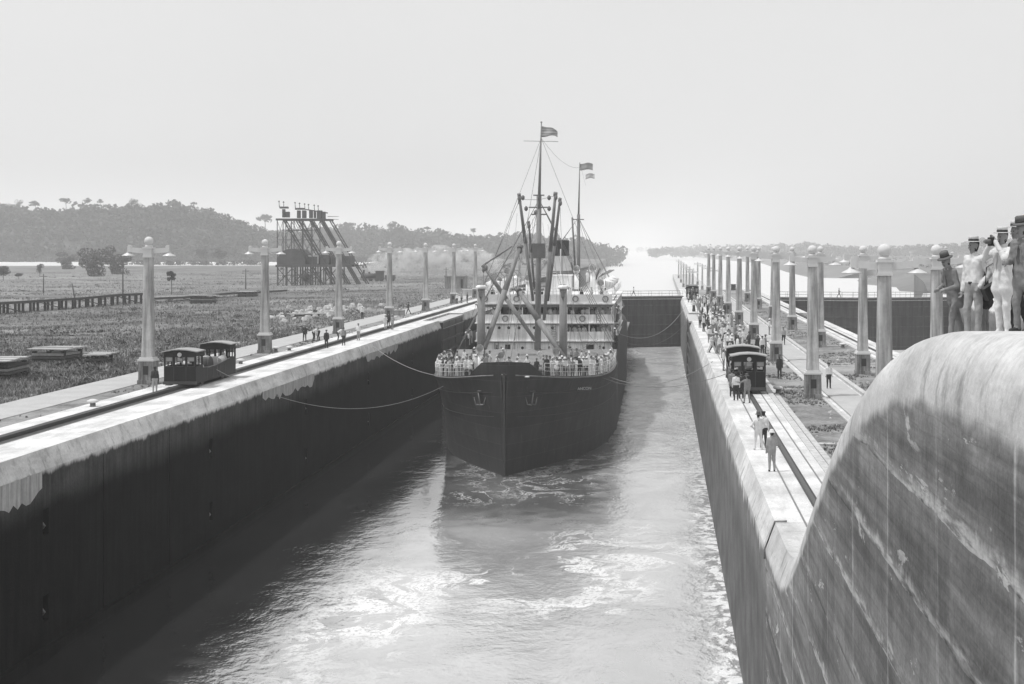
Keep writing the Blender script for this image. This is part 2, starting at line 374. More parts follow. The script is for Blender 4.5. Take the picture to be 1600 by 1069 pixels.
kind(link('second_lock_water', me), 'structure')
me = bpy.data.meshes.new('canal_water'); me.from_pydata([(-13000, 300.5, WATER - 0.3), (13000, 300.5, WATER - 0.3), (13000, 11700, WATER - 0.3), (-13000, 11700, WATER - 0.3)], [], [(0, 1, 2, 3)]); me.materials.append(M_WATER_FAR)
kind(link('canal_water', me), 'structure')

# river flats beyond the field and the hills ---------------------------------
M_SAND = gray('river_sand', 0.62, 0.9, 0.2, 0.01)
me = bpy.data.meshes.new('river'); me.from_pydata([(-1500, 850, -1.75), (-190, 850, -1.75), (-240, 1190, -1.75), (-1500, 1190, -1.75)], [], [(0, 1, 2, 3)]); me.materials.append(M_SAND)
kind(link('river', me), 'structure')

def ridge(name, pts, d0, dc, d1, zfoot, mat, treeh):
    """hill mass with crest traced in metres: pts = (px, py) of the skyline; crest at depth dc"""
    xs_ = np.linspace(pts[0][0], pts[-1][0], 90); yy = np.interp(xs_, [p[0] for p in pts], [p[1] for p in pts])
    rows = [(d0, 0.0), (d0 + (dc - d0) * 0.3, 0.36), (d0 + (dc - d0) * 0.65, 0.76), (dc, 1.0), (dc + (d1 - dc) * 0.5, 0.75), (d1, 0.0)]
    vs = []; 
    for d, k in rows:
        for i, (px, py) in enumerate(zip(xs_, yy)):
            zc = WZ(py, dc) - treeh; x = WX(px, dc)
            z = zfoot + (zc - zfoot) * k
            if 0 < k < 1: z += 4.0 * fbm(x, d, 0.006) * (1 if k > .3 else .5)
            vs.append((x, d, z))
    n = len(xs_); fs = [(j * n + i, j * n + i + 1, (j + 1) * n + i + 1, (j + 1) * n + i) for j in range(len(rows) - 1) for i in range(n - 1)]
    me = bpy.data.meshes.new(name); me.from_pydata(vs, [], fs); me.materials.append(mat)
    me.polygons.foreach_set('use_smooth', [True] * len(fs)); o = kind(link(name, me), 'structure')
    return vs, n, o
M_HILL = ground_mat('hill_scrub', 0.05, 0.085, 0.02)
H1 = [(-80, 300), (0, 316), (40, 329), (100, 330), (200, 322), (262, 320), (310, 326), (350, 334), (390, 351), (420, 366), (450, 380), (480, 392)]
H2 = [(380, 372), (440, 364), (520, 356), (560, 354), (620, 354), (660, 360), (710, 364), (760, 371), (800, 369), (860, 371), (900, 374), (935, 380), (952, 388), (962, 393)]
V1 = ridge('hill_left', H1, 1170, 1320, 1560, -2.5, M_HILL, 5)
V2 = ridge('hill_middle', H2, 1500, 1720, 2000, -10.5, M_HILL, 6)
# low land between field and the middle hills, and far low shores
def slab(name, pts, z, mat):
    me = bpy.data.meshes.new(name); n = len(pts)
    top = [(x, y, z) for x, y in pts]; c = Vector((sum(p[0] for p in pts) / n, sum(p[1] for p in pts) / n, 0))
    bot = [(x, y, -11.5) for x, y in pts]
    fs = [tuple(range(n))] + [(i, n + i, n + (i + 1) % n, (i + 1) % n) for i in range(n)]
    me.from_pydata(top + bot, [], fs); me.materials.append(mat); 
    bm = bmesh.new(); bm.from_mesh(me); bmesh.ops.recalc_face_normals(bm, faces=bm.faces); bm.to_mesh(me); bm.free()
    return kind(link(name, me), 'structure')
slab('left_bank', [(-1600, 900), (-41, 305), (-36, 420), (-44, 900), (-62, 1560), (-300, 1800), (-900, 1800), (-1600, 1800)], -1.9, M_FAR)
def shore(name, pts, dx, zt, mat, back):
    """bank rising from its shoreline: pts = (x, y) at the water, back = closing points behind"""
    k = len(pts); vs = [(x, y, -10.6) for x, y in pts] + [(x + dx, y + 4, zt) for x, y in pts] + [(x, y, zt) for x, y in back]
    fs = [(i, i + 1, k + i + 1, k + i) for i in range(k - 1)] + [tuple(range(k, k + k + len(back)))]
    me = bpy.data.meshes.new(name); me.from_pydata(vs, [], fs); me.materials.append(mat)
    bm = bmesh.new(); bm.from_mesh(me); bmesh.ops.triangulate(bm, faces=bm.faces); bmesh.ops.recalc_face_normals(bm, faces=bm.faces); bm.to_mesh(me); bm.free()
    return kind(link(name, me), 'structure')
shore('right_bank', [(96, 556), (122, 619), (107, 647), (116, 710), (107, 774), (118, 867), (160, 960), (156, 1008), (124, 1010), (113, 925), (97, 942), (101, 1171), (127, 1806), (90, 2600), (30, 4200), (-40, 5600), (60, 9000)], 26, -4.2, M_FAR, [(7000, 9000), (7000, 560)])
slab('lock_yard', [(57, 300.1), (78, 420), (100, 560), (900, 560), (900, 20), (66.1, 20), (66.1, 300.1)], -0.5, M_FAR)
slab('far_shore', [(-2500, 9400), (-280, 10200), (-100, 9900), (600, 9600), (600, 11000), (-2500, 11000)], -1.0, M_FAR)
# ================================================================ lock walls
def boolean_cut(ob, cutters):
    mb = MB()
    for c, s in cutters: mb.box(c, s)
    co = mb.build('cutter', M_IRON)
    md = ob.modifiers.new('cut', 'BOOLEAN'); md.operation = 'DIFFERENCE'; md.object = co; md.solver = 'EXACT'
    dg = bpy.context.evaluated_depsgraph_get()
    me = bpy.data.meshes.new_from_object(ob.evaluated_get(dg)); ob.modifiers.clear(); old = ob.data; ob.data = me
    bpy.data.meshes.remove(old); cm = co.data; bpy.data.objects.remove(co); bpy.data.meshes.remove(cm)

def rails(root, xc, y0, y1, z=0.0):
    """two flat rails and the toothed rack between them, lying in the concrete"""
    for s in (-0.76, 0.76):
        MB().span(xc + s - 0.035, xc + s + 0.035, y0, y1, z - 0.02, z + 0.012).build('track_rail', M_STEEL, root)
    MB().span(xc - 0.16, xc + 0.16, y0, y1, z - 0.05, z + 0.006).build('rack_channel', M_IRON, root)
    mb = MB()
    for s in (-0.13, 0.13): mb.span(xc + s - 0.03, xc + s + 0.03, y0, y1, z - 0.02, z + 0.045)
    mb.build('rack_side_plate', M_IRON, root)

TEETH = MB().box((0, 0, 0.012), (0.19, 0.09, 0.05)).mesh('rack_tooth', M_STEEL)
def rack_teeth(root, xc, y0, n, step):
    for i in range(n): link('rack_tooth', TEETH, root, (xc, y0 + i * step, 0.0))

# ---- side wall on the left
SLOT_L = -33.1
lw = empty('lock_side_wall', (0, 0, 0)); tag(lw, 'long dark lock wall with pale sloped coping and locomotive track on top', 'lock wall')
prof_l = [(WALL_L, -14.2), (WALL_L, -BEV_H), (WALL_L - BEV_W, 0), (-35.4, 0), (-35.4, -0.16), (-41.0, -0.16), (-41.0, -14.2)]
prof_lr = [(WALL_L - 2.5, -14.2), (WALL_L - 2.5, 0), (-35.4, 0), (-35.4, -0.16), (-41.0, -0.16), (-41.0, -14.2)]
cuts = []
for a, b in ((18, 60.2), (60.23, 114.68), (114.72, 186.5), (209, 305)):
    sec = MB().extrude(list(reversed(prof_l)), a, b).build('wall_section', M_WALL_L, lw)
    cs = [((WALL_L, y, z), (1.1, 0.62, 1.25)) for y in (42.4, 66.9, 91.4, 115.9, 140.4, 165) for z in (-3.4, -7.5) if a + 1 < y < b - 1]
    cs += [((WALL_L, y, -7), (0.24, 0.16, 11.6)) for y in (73.8, 83.7) if a < y < b]
    if cs: boolean_cut(sec, cs)
    for c, s in cs:
        if s[1] > 0.5:
            MB().tube([(WALL_L - 0.42, c[1] - 0.12, c[2] + 0.1), (WALL_L - 0.12, c[1] - 0.12, c[2] - 0.02), (WALL_L - 0.08, c[1] + 0.05, c[2] - 0.2), (WALL_L - 0.22, c[1] + 0.1, c[2] - 0.34)], 0.06, 6).build('mooring_hook', M_STEEL, lw)
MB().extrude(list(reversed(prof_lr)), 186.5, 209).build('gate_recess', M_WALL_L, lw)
rails(lw, SLOT_L, 18, 305)
MB().span(SLOT_L - 0.22, SLOT_L + 0.22, 18, 305, -0.03, 0.20).build('rack_girder', M_IRON, lw); MB().span(SLOT_L + 0.22, SLOT_L + 0.72, 18, 305, -0.03, 0.004).build('dark_track_bed', gray('dark_concrete', 0.07, 0.8, 0.3, 0.7), lw)  # dark strip along the right side of the left rack
MB().span(WALL_L - 0.002, WALL_L + 0.28, 18, 185, WATER - 1.5, WATER + 0.55).build('fender_ledge', M_WALL_L, lw)
# ground strips on it
M_PATH = gray('path_concrete', 0.42, 0.9, 0.14, 0.6, 0.2, 0.2)
MB().span(-40.9, -37.3, 18, 420, -0.2, -0.03).build('footpath', M_PATH, lw)
MB().span(-37.3, -35.4, 18, 305, -0.2, -0.075).build('dirt_strip', M_DIRT, lw)
# pale plastered patches on the left wall's upper band
M_LIME = gray('lime_wash', 0.42, 0.9, 0.2, 1.5, 0.2, streak=0.3)
def wall_patch(y0, y1, z0, z1, n=14):
    mb = MB(); pts = []
    for i in range(n + 1):
        y = y0 + (y1 - y0) * i / n
        pts.append((y, z0 + random.uniform(-0.25, 0.3) + (0.5 if i in (0, n) else 0)))
    x = WALL_L + 0.006
    vs = []; 
    for y, zb in pts: vs += [(x, y, zb), (x, y, z1)]
    mb.add(vs, [(2 * i, 2 * i + 1, 2 * i + 3, 2 * i + 2) for i in range(n)])
    return mb.build('lime_patch', M_LIME, lw)
wall_patch(60.6, 66.5, -2.05, -0.95); wall_patch(103.2, 118.5, -1.75, -0.93, 20); wall_patch(139, 156, -1.65, -0.93, 20)

# ---- centre wall on the right with the incline
SLOT_R = 5.75
cw = empty('lock_centre_wall', (0, 0, 0)); tag(cw, 'broad concrete centre wall with curved incline, tracks and lamp rows on top', 'lock wall')
PR = [(CW_R, -14.2), (CW_R, -BEV_H), (CW_R - BEV_W, 0), (18.5, 0), (18.5, -0.16), (7.2, -0.16), (7.2, 0), (WALL_R + BEV_W, 0), (WALL_R, -BEV_H), (WALL_R, -14.2)]
PRL = [(CW_R - 2.5, -14.2), (CW_R - 2.5, 0), (18.5, 0), (18.5, -0.16), (7.2, -0.16), (7.2, 0), (WALL_R + 2.0, 0), (WALL_R + 2.0, -14.2)]
for a, b in ((49.24, 114.68), (114.72, 186.5), (209, 330)):
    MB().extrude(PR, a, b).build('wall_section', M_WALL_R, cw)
MB().extrude(PRL, 186.5, 209).build('gate_recess', M_WALL_R, cw)
# incline: rounded coping following the ramp curve
mb = MB(); rows = []
yl = ramp_ys + [49.2]
for y in yl:
    zt = ramp_zs(y) if y < 46 else 0.0
    k = 1 - sstep(36, 45, y)
    bw = BEV_W + 0.22 * k
    arc = [(WALL_R, zt - BEV_H - 0.15 * k)]
    for i in range(1, 6):
        u = i / 6; ln = (WALL_R + bw * u, zt - BEV_H - 0.15 * k + (BEV_H + 0.15 * k) * u)
        cu = (WALL_R + bw * (1 - math.cos(u * math.pi / 2)), zt - BEV_H - 0.15 * k + (BEV_H + 0.15 * k) * math.sin(u * math.pi / 2))
        arc.append((ln[0] + (cu[0] - ln[0]) * k, ln[1] + (cu[1] - ln[1]) * k))
    arc.append((WALL_R + bw, zt))
    rows.append([(WALL_R, -14.2)] + arc + [(7.2, zt), (7.2, zt - 0.16), (18.5, zt - 0.16), (18.5, zt), (CW_R - BEV_W, zt), (CW_R, zt - BEV_H), (CW_R, -14.2)])
n = len(rows[0]); vs = [(x, y, z) for y, r in zip(yl, rows) for x, z in r]
fs = [(j * n + i, j * n + i + 1, (j + 1) * n + i + 1, (j + 1) * n + i) for j in range(len(rows) - 1) for i in range(n - 1)]
fs += [tuple(range(n)), tuple(reversed([(len(rows) - 1) * n + i for i in range(n)]))]
mb.add(vs, fs, True)
inc = mb.build('incline', M_RAMP, cw)
inc.data.shade_smooth() if hasattr(inc.data, 'shade_smooth') else None
es = inc.modifiers.new('edges', 'EDGE_SPLIT'); es.split_angle = R(32)
rails(cw, SLOT_R, 45.6, 330)
rails(cw, 19.9, 45.6, 330)
rack_teeth(cw, SLOT_R, 49, 220, 0.19)
for a, b in ((45.6, 330),):
    MB().span(10.9, 12.95, a, b, -0.2, -0.05).build('footpath', M_PATH, cw)
    MB().span(13.25, 13.6, a, b, -0.2, 0.02).build('conduit_kerb', M_CONC, cw)
    MB().span(10.35, 10.6, a, b, -0.2, -0.07).build('conduit_kerb', M_CONC, cw)
    MB().span(6.95, 7.3, a, b, -0.14, 0.05).build('kerb', M_CONC, cw)
    MB().span(7.45, 7.75, a, b, -0.2, -0.09).build('kerb', M_CONC, cw)
    MB().span(18.3, 18.55, a, b, -0.14, 0.06).build('kerb', M_CONC, cw)
    MB().span(7.3, 10.35, a, b, -0.2, -0.13).build('dirt_strip', M_DIRT, cw)
    MB().span(13.6, 18.3, a, b, -0.2, -0.12).build('dirt_strip', M_DIRT, cw)
for y, w_ in ((69.5, 0.5), (96.5, 0.35), (128, 0.5)):
    MB().span(7.75, 10.4, y, y + w_, -0.2, -0.06).build('cross_slab', M_CONC, cw)
for y, w_ in ((118, 0.5), (146, 0.5)):
    MB().span(13.6, 18.3, y, y + w_, -0.2, -0.05).build('cross_slab', M_CONC, cw)
# iron pipe bent over the coping at the wall joint
MB().tube([(3.56, 49.22, -1.25), (3.57, 49.22, -0.95), (3.93, 49.22, 0.05), (4.35, 49.22, 0.06)], 0.04, 6).build('pipe', M_STEEL, cw)
# approach wall beyond the gates, one step lower
ap = empty('approach_wall'); tag(ap, 'low pale approach wall running out into the canal beyond the gates', 'approach wall')
MB().span(6.5, 19.5, 330.2, 900, -14, -7.0).build('wall_section', M_CONC, ap)

# ---- east wall of the second lock
ew = empty('lock_far_side_wall'); tag(ew, 'far side wall of the second lock chamber, beyond its dark gate', 'lock wall')
PE = [(66.0, -14.2), (66.0, -0.05), (E_WALL + BEV_W, 0), (E_WALL, -BEV_H), (E_WALL, -14.2)]
MB().extrude([(x, z) for x, z in PE], 20, 300).build('wall_section', M_WALL_R, ew)
MB().span(E_WALL + 4.2, E_WALL + 4.5, 20, 300, -0.02, 0.06).build('track_rail', M_IRON, ew)

# ================================================================ lock gates
M_GATE = gray('gate_steel', 0.055, 0.6, 0.3, 0.6, 0.1, 0.35, streak=0.4)
M_GATE2 = gray('gate_steel_panel', 0.085, 0.6, 0.3, 0.6, 0.1, 0.35, streak=0.4)
def gate_leaf(p0, p1, label, rail=True, top=0.2, group=None):
    """leaf standing from p0 (hinge) to p1 (mitre); face towards the camera"""
    p0, p1 = Vector((*p0, 0)), Vector((*p1, 0)); L = (p1 - p0).length; ang = math.atan2(p1.y - p0.y, p1.x - p0.x)
    g = empty('lock_gate_leaf', (p0.x, p0.y, 0), ang); tag(g, label, 'lock gate', group)
    MB().span(0.1, L - 0.03, -0.9, 0.9, -14, top - 0.35).build('plating', M_GATE, g)
    s = -1
    for k in range(5):
        z = -1.6 - k * 1.9
        MB().span(0.15, L - 0.08, -1.03, -0.9, z - 0.09, z + 0.09).build('girder', M_GATE2, g)
    for k in range(4):
        x = 0.6 + k * (L - 1.2) / 3
        MB().span(x - 0.1, x + 0.1, -1.0, -0.9, -13.5, top - 0.4).build('stiffener', M_GATE2, g)
    MB().span(0.05, L - 0.02, -1.25, 1.25, top - 0.35, top - 0.13).build('top_beam', M_GATE2, g)
    MB().span(0.06, L - 0.03, -1.15, 1.15, top - 0.13, top).build('walkway', M_TIMBER, g)
    MB().span(0.05, L - 0.02, -1.35, -1.27, top - 0.62, top - 0.50).build('fender_strip', M_CONC, g)
    if rail:
        r = empty('railing'); r.parent = g
        for yy in (-1.1, 1.1):
            m2 = MB()
            for zz in (0.5, 1.0): m2.cyl((0.1, yy, top + zz), (L - 0.1, yy, top + zz), 0.022, n=5)
            m2.build('rail_bar', M_STEEL, r)
            pm = MB().cyl((0, 0, 0), (0, 0, 1.02), 0.026, n=5).mesh('rail_post', M_STEEL)
            for i in range(int(L / 2) + 1): link('rail_post', pm, r, (0.2 + i * (L - 0.4) / int(L / 2), yy, top))
    return g
gate_leaf((WALL_L - 0.3, 279), (-12.86, 274.6), 'closed dark lock gate leaf behind the steamship, mostly hidden')
gate_leaf((-12.84, 274.6), (WALL_R + 0.3, 279), 'closed dark lock gate leaf between ship stern and centre wall')
gate_leaf((CW_R - 0.3, 272), (38.6, 268), 'nearer half of the dark gate closing the second lock, beside the centre wall')
gate_leaf((38.62, 268), (E_WALL + 0.4, 272), 'outer half of the dark gate closing the second lock, at its far side wall')
# folded leaf in the recess of the side wall: walkway rail with close balusters
g = empty('open_gate_leaf', (WALL_L - 0.95, 187.6, 0), R(90)); tag(g, 'open gate leaf folded into its recess in the left lock wall', 'lock gate')
MB().span(0.1, 19.9, -0.75, 0.75, -14, -0.35).build('plating', M_GATE, g)
for k in range(6):
    z = -1.3 - k * 1.55; MB().span(0.1, 19.9, -0.9, -0.75, z - 0.12, z + 0.12).build('girder', M_GATE2, g)
for k in range(4):
    x = 0.5 + k * 6.3; MB().span(x - 0.12, x + 0.12, -0.88, -0.75, -13, -0.4).build('stiffener', M_GATE2, g)
MB().span(0.05, 19.95, -1.0, 1.0, -0.35, -0.15).build('walkway', M_CONC, g)
m2 = MB()
for zz in (-1.15, -0.12): m2.cyl((0.2, -1.03, zz), (19.8, -1.03, zz), 0.035, n=5)
m2.build('rail_bar', M_CONC, g)
pm = MB().cyl((0, 0, -1.15), (0, 0, -0.12), 0.028, n=5).mesh('rail_post', M_CONC)
for i in range(22): link('rail_post', pm, g, (0.3 + i * 0.92, -1.03, 0))
g = empty('open_gate_leaf', (WALL_R + 0.95, 207.8, 0), R(-90)); tag(g, 'open gate leaf folded into the centre wall recess, edge-on', 'lock gate')
MB().span(0.1, 19.9, -0.75, 0.75, -14, -0.35).build('plating', M_GATE, g)
for k in range(6):
    z = -1.3 - k * 1.55; MB().span(0.1, 19.9, -0.9, -0.75, z - 0.12, z + 0.12).build('girder', M_GATE2, g)
MB().span(0.05, 19.95, -1.0, 1.0, -0.35, -0.15).build('walkway', M_CONC, g)

# ================================================================ lamp posts
M_LAMP = gray('lamp_concrete', 0.40, 0.85, 0.2, 1.0, 0.5, 0.2, streak=0.42, perobj=0.14)
M_LAMP_B = gray('lamp_plinth', 0.25, 0.9, 0.3, 1.4, 0.3, 0.2, streak=0.5, perobj=0.1)
M_LAMP_W = gray('lamp_capital', 0.62, 0.8, 0.08, 1.0)
M_SHADE = gray('enamel_white', 0.62, 0.35, 0.05, 1.0, 0, 0.5)
def lamp_master():
    r = empty('lamp_post')
    mb = MB(); mb.box((0, 0, 0.14), (1.16, 1.16, 0.28)); mb.box((0, 0, 0.95), (1.04, 1.04, 1.34), taper=0.97)
    mb.build('plinth', M_LAMP_B, r)
    mb = MB(); mb.box((0, 0, 1.69), (1.14, 1.14, 0.14)); mb.box((0, 0, 1.82), (0.98, 0.98, 0.12)); mb.build('plinth_cap', M_LAMP_W, r)
    mb = MB(); mb.box((0, -0.522, 0.98), (0.36, 0.03, 0.62)); mb.build('access_door', M_IRON, r)
    mb = MB()
    zs = [(1.88, 0.39), (2.4, 0.375), (9.0, 0.285)]
    vs = []; ch = 0.09
    for z, h in zs:
        c = ch if z > 2 else 0.02
        vs += [(-h + c, -h, z), (h - c, -h, z), (h, -h + c, z), (h, h - c, z), (h - c, h, z), (-h + c, h, z), (-h, h - c, z), (-h, -h + c, z)]
    fs = [(k * 8 + i, k * 8 + (i + 1) % 8, (k + 1) * 8 + (i + 1) % 8, (k + 1) * 8 + i) for k in range(2) for i in range(8)] + [tuple(reversed(range(8))), tuple(16 + i for i in range(8))]
    mb.add(vs, fs); mb.build('shaft', M_LAMP, r)
    mb = MB(); mb.box((0, 0, 9.07), (0.66, 0.66, 0.14)); mb.box((0, 0, 9.38), (0.60, 0.60, 0.48)); mb.box((0, 0, 9.68), (0.70, 0.70, 0.12)); mb.lathe([(0.30, 9.74), (0.24, 9.86), (0.17, 9.92)], n=12)
    mb.build('capital', M_LAMP_W, r)
    mb = MB(); mb.lathe([(0.02, 9.90)] + [(0.315 * math.cos(a), 10.18 + 0.315 * math.sin(a)) for a in [R(v) for v in range(-70, 91, 20)]], n=14); mb.build('ball_finial', M_LAMP_W, r)
    for s in (-1, 1):
        mb = MB(); mb.beam((0.29 * s, 0, 9.46), (1.32 * s, 0, 9.54), 0.26, 0.34); mb.box((1.36 * s, 0, 9.60), (0.26, 0.30, 0.46)); mb.box((1.36 * s, 0, 9.86), (0.18, 0.2, 0.08))
        a = mb.build('arm', M_LAMP_W, r)
        mb = MB(); mb.lathe([(0.02, 9.42), (0.10, 9.38), (0.16, 9.30), (0.44, 9.15), (0.46, 9.10), (0.40, 9.11), (0.08, 9.22)], (1.45 * s, 0, 0), 14); mb.build('reflector', M_SHADE, a)
    return r
LM = lamp_master(); lamp_first = [True]
def place_lamp(x, y, z, label, group, sz=1.0):
    if lamp_first[0]: o = LM; lamp_first[0] = False
    else: o = copy_tree(LM)
    o.location = (x, y, z); o.scale = (1, 1, sz); o.rotation_euler = (random.uniform(-.006, .006), random.uniform(-.002, .009), random.uniform(-.03, .03)); tag(o, label, 'lamp post', group); return o
nums = ORD
for i, d in enumerate((100.6, 130.2, 159.8, 189.4, 218.6, 247.6, 276.5)):
    place_lamp(-36.75, d, -0.06, '%s concrete lamp post from the camera on the left lock wall' % ORD[i], 'lamp posts along the left wall')
for i, d in enumerate((62.3, 91.8, 121.3, 150.8, 180.3, 209.8, 239.3, 268.8, 298.3)):
    place_lamp(9.8, d, -0.12, '%s lamp post from the incline in the row behind the standing locomotive' % ORD[i], 'lamp posts, near row on the centre wall', 0.945)
for i, d in enumerate((79.5, 109, 138.5, 168, 197.5, 227, 256.5, 286)):
    place_lamp(15.5, d, -0.12, '%s lamp post from the incline in the outer row beside the second lock' % ORD[i], 'lamp posts, outer row on the centre wall', 0.945)
for i, d in enumerate((313, 343, 373)):
    place_lamp((63, 68, 73)[i], d, -0.5, '%s lamp post on the far side of the second lock' % ('nearest', 'middle', 'farthest')[i], 'lamp posts beyond the second lock')
for i, d in enumerate((420, 470, 530, 600, 680, 780)):
    place_lamp(9.0, d, -7.0, '%s small lamp post on the approach wall beyond the gates, counting outwards' % ORD[i], 'lamp posts on the approach wall, near row')
for i, d in enumerate((445, 500, 565, 640)):
    place_lamp(16.0, d, -7.0, '%s faint lamp post in the outer row of the approach wall' % ORD[i], 'lamp posts on the approach wall, outer row')

# ================================================================ towing locomotives
M_LOCO = gray('loco_paint', 0.016, 0.6, 0.3, 1.5, 0.05, 0.25, streak=0.2)
M_LOCO2 = gray('loco_fittings', 0.05, 0.5, 0.3, 2, 0.05, 0.45)
M_ROOF = gray('loco_roof_canvas', 0.34, 0.8, 0.15, 1.0)
M_TARP = gray('pale_casing', 0.40, 0.7, 0.15, 1.0)
M_GLASS = gray('pale_window_glass', 0.30, 0.15, 0.2, 2.0, 0, 0.6)  # even pale grey, opaque pane
def loco_master():
    r = empty('towing_locomotive'); W = 2.2; L = 9.0; H0 = 0.34
    MB().span(-W / 2 + .1, W / 2 - .1, 0.1, L - .1, 0.30, 0.50).build('chassis', M_LOCO2, r)
    for s in (-1, 1):     # long side plates, dipping between the cabs
        mb = MB(); x0, x1 = (s * (W / 2 - 0.05), s * W / 2)
        pr = [(1.4, H0), (7.6, H0), (7.6, 1.55), (6.8, 1.38), (5.6, 1.30), (4.2, 1.20), (2.6, 1.18), (1.4, 1.30)]
        n = len(pr); vs = [(x0, y, z) for y, z in pr] + [(x1, y, z) for y, z in pr]
        mb.add(vs, [tuple(range(n)), tuple(reversed([n + i for i in range(n)]))] + [(i, (i + 1) % n, n + (i + 1) % n, n + i) for i in range(n)])
        mb.build('side_plate', M_LOCO, r)
    # machinery between the cabs
    MB().span(-0.95, 0.95, 1.45, 7.55, 0.5, 0.95).build('machinery_deck', M_LOCO2, r)
    mb = MB(); mb.cyl((-0.6, 4.5, 1.15), (0.6, 4.5, 1.15), 0.55, n=16); mb.cyl((-0.66, 4.5, 1.15), (-0.6, 4.5, 1.15), 0.68, n=16); mb.cyl((0.6, 4.5, 1.15), (0.66, 4.5, 1.15), 0.68, n=16)
    mb.build('cable_drum', M_LOCO2, r)
    for s in (-1, 1):
        mb = MB(); mb.lathe([(0.42, 0.9), (0.42, 1.3), (0.34, 1.5), (0.15, 1.58)], (s * 0.62, 1.85, 0), 12); mb.build('motor_cover', M_TARP, r)
        mb = MB(); mb.cyl((s * 0.6, 6.2, 1.25), (s * 0.6, 7.5, 1.35), 0.36, n=12); mb.build('motor_cover', M_TARP, r)
    MB().span(-0.9, 0.9, 5.2, 5.45, 1.3, 1.75).build('guard_rail', M_TARP, r)
    for k, y0 in enumerate((0.0, L - 1.45)):
        y1 = y0 + 1.45; c = empty('cab'); c.parent = r
        mb = MB(); t = 0.06; z1 = 1.50
        mb.span(-W / 2, W / 2, y0, y0 + t, H0 - .02, z1); mb.span(-W / 2, W / 2, y1 - t, y1, H0 - .02, z1)
        mb.span(-W / 2 + .002, -W / 2 + t, y0 + t, y1 - t, H0 - .02, z1); mb.span(W / 2 - t, W / 2 - .002, y0 + t, y1 - t, H0 - .02, z1)
        for x in (-W / 2 + 0.05, -0.42, 0.42, W / 2 - 0.05):
            for y in (y0 + t / 2, y1 - t / 2): mb.box((x, y, (z1 + 2.42) / 2), (0.14 if abs(x) < 1 else 0.11, t - .004, 2.42 - z1))
        for x in (-W / 2 + .035, W / 2 - .035): mb.box((x, (y0 + y1) / 2, (z1 + 2.42) / 2), (0.05, 0.12, 2.42 - z1))
        mb.span(-W / 2, W / 2, y0, y0 + t, 2.12, 2.52); mb.span(-W / 2, W / 2, y1 - t, y1, 2.12, 2.52)
        mb.span(-W / 2 + .002, -W / 2 + t, y0 + t, y1 - t, 2.16, 2.46); mb.span(W / 2 - t, W / 2 - .002, y0 + t, y1 - t, 2.16, 2.46)
        mb.build('cab_body', M_LOCO, c)
        outer = y0 - 0.012 if k == 0 else y1 + 0.012
        for x, w2 in ((-0.75, 0.24), (0.75, 0.24), (0.0, 0.2)):
            m3 = MB()
            for xx in (x - w2, x + w2): m3.box((xx, outer, 1.80), (0.035, 0.03, 0.66))
            for zz in (1.48, 1.82, 2.13): m3.box((x, outer, zz), (2 * w2, 0.03, 0.035))
            wf = m3.build('window_frame', M_LOCO2, c)
            MB().box((x, (y0 + t / 2) if k == 0 else (y1 - t / 2), 1.98 if x else 1.9), (2 * w2 - .04, 0.012, 0.28)).build('window_pane', M_GLASS, wf)
        for xx in (-0.42, 0.42): MB().box((xx, outer, 0.95), (0.03, 0.02, 1.1)).build('door_batten', M_LOCO2, c)
        # arched roof
        mb = MB(); pr = [(-W / 2 - .12, 2.46), (-W / 4, 2.585), (0, 2.62), (W / 4, 2.585), (W / 2 + .12, 2.46), (W / 2 + .12, 2.53), (W / 4, 2.655), (0, 2.69), (-W / 4, 2.655), (-W / 2 - .12, 2.53)]
        mb.extrude(list(reversed(pr)), y0 - 0.14, y1 + 0.12); mb.build('roof', M_ROOF, c)
        MB().cyl((0, outer, 2.30), (0, outer + (-0.1 if k == 0 else 0.1), 2.30), 0.13, 0.15, 12).build('headlight', M_TARP, c)
        MB().span(-W / 2 - .03, W / 2 + .03, outer - .14, outer + .14, 0.26, 0.46).build('buffer_beam', M_LOCO2, r)
        MB().beam((0.0, outer - (.08 if k == 0 else -.08), 0.1), (0.0, outer - (.08 if k == 0 else -.08), 0.3), 0.1).build('coupling', M_IRON, r)
    for s in (-1, 1):
        for y in (2.4, 3.6, 5.2, 6.4): MB().box((s * 1.108, y, 0.78), (0.02, 0.05, 0.78)).build('panel_rib', M_LOCO2, r)
        MB().tube([(s * 1.13, 1.45, 1.32), (s * 1.13, 2.6, 1.24), (s * 1.13, 4.2, 1.27), (s * 1.13, 7.4, 1.5)], 0.022, 5).build('handrail', M_STEEL, r)
        MB().box((s * 0.98, 0.72, 0.16), (0.4, 0.5, 0.05)).build('footstep', M_IRON, r)
    MB().cyl((0.25, 3.2, 0.9), (0.25, 3.2, 1.75), 0.06, n=8).build('control_post', M_IRON, r)
    MB().box((-0.35, 3.0, 1.2), (0.7, 0.9, 0.5)).build('gear_casing', M_LOCO2, r)
    for y in (2.2, 6.8):
        for s in (-1, 1):
            MB().cyl((s * 0.70, y, 0.33), (s * 0.82, y, 0.33), 0.33, n=16).build('wheel', M_IRON, r)
    return r
loco = loco_master(); loco.location = (SLOT_L, 96.6, 0.0)
tag(loco, 'dark two-cab towing locomotive on the left wall track beside the first lamp post', 'locomotive', 'towing locomotives')
def text_mesh(name, body, size, mat, parent, loc, rot, ext=0.004):
    cu = bpy.data.curves.new(name, 'FONT'); cu.body = body; cu.size = size; cu.extrude = ext; cu.align_x = 'CENTER'
    o = bpy.data.objects.new(name, cu); COL.objects.link(o)
    dg = bpy.context.evaluated_depsgraph_get(); me = bpy.data.meshes.new_from_object(o.evaluated_get(dg))
    bpy.data.objects.remove(o); me.materials.append(mat) if not me.materials else None
    me.materials[0] = mat
    ob = link(name, me, parent, loc); ob.rotation_euler = rot; return ob
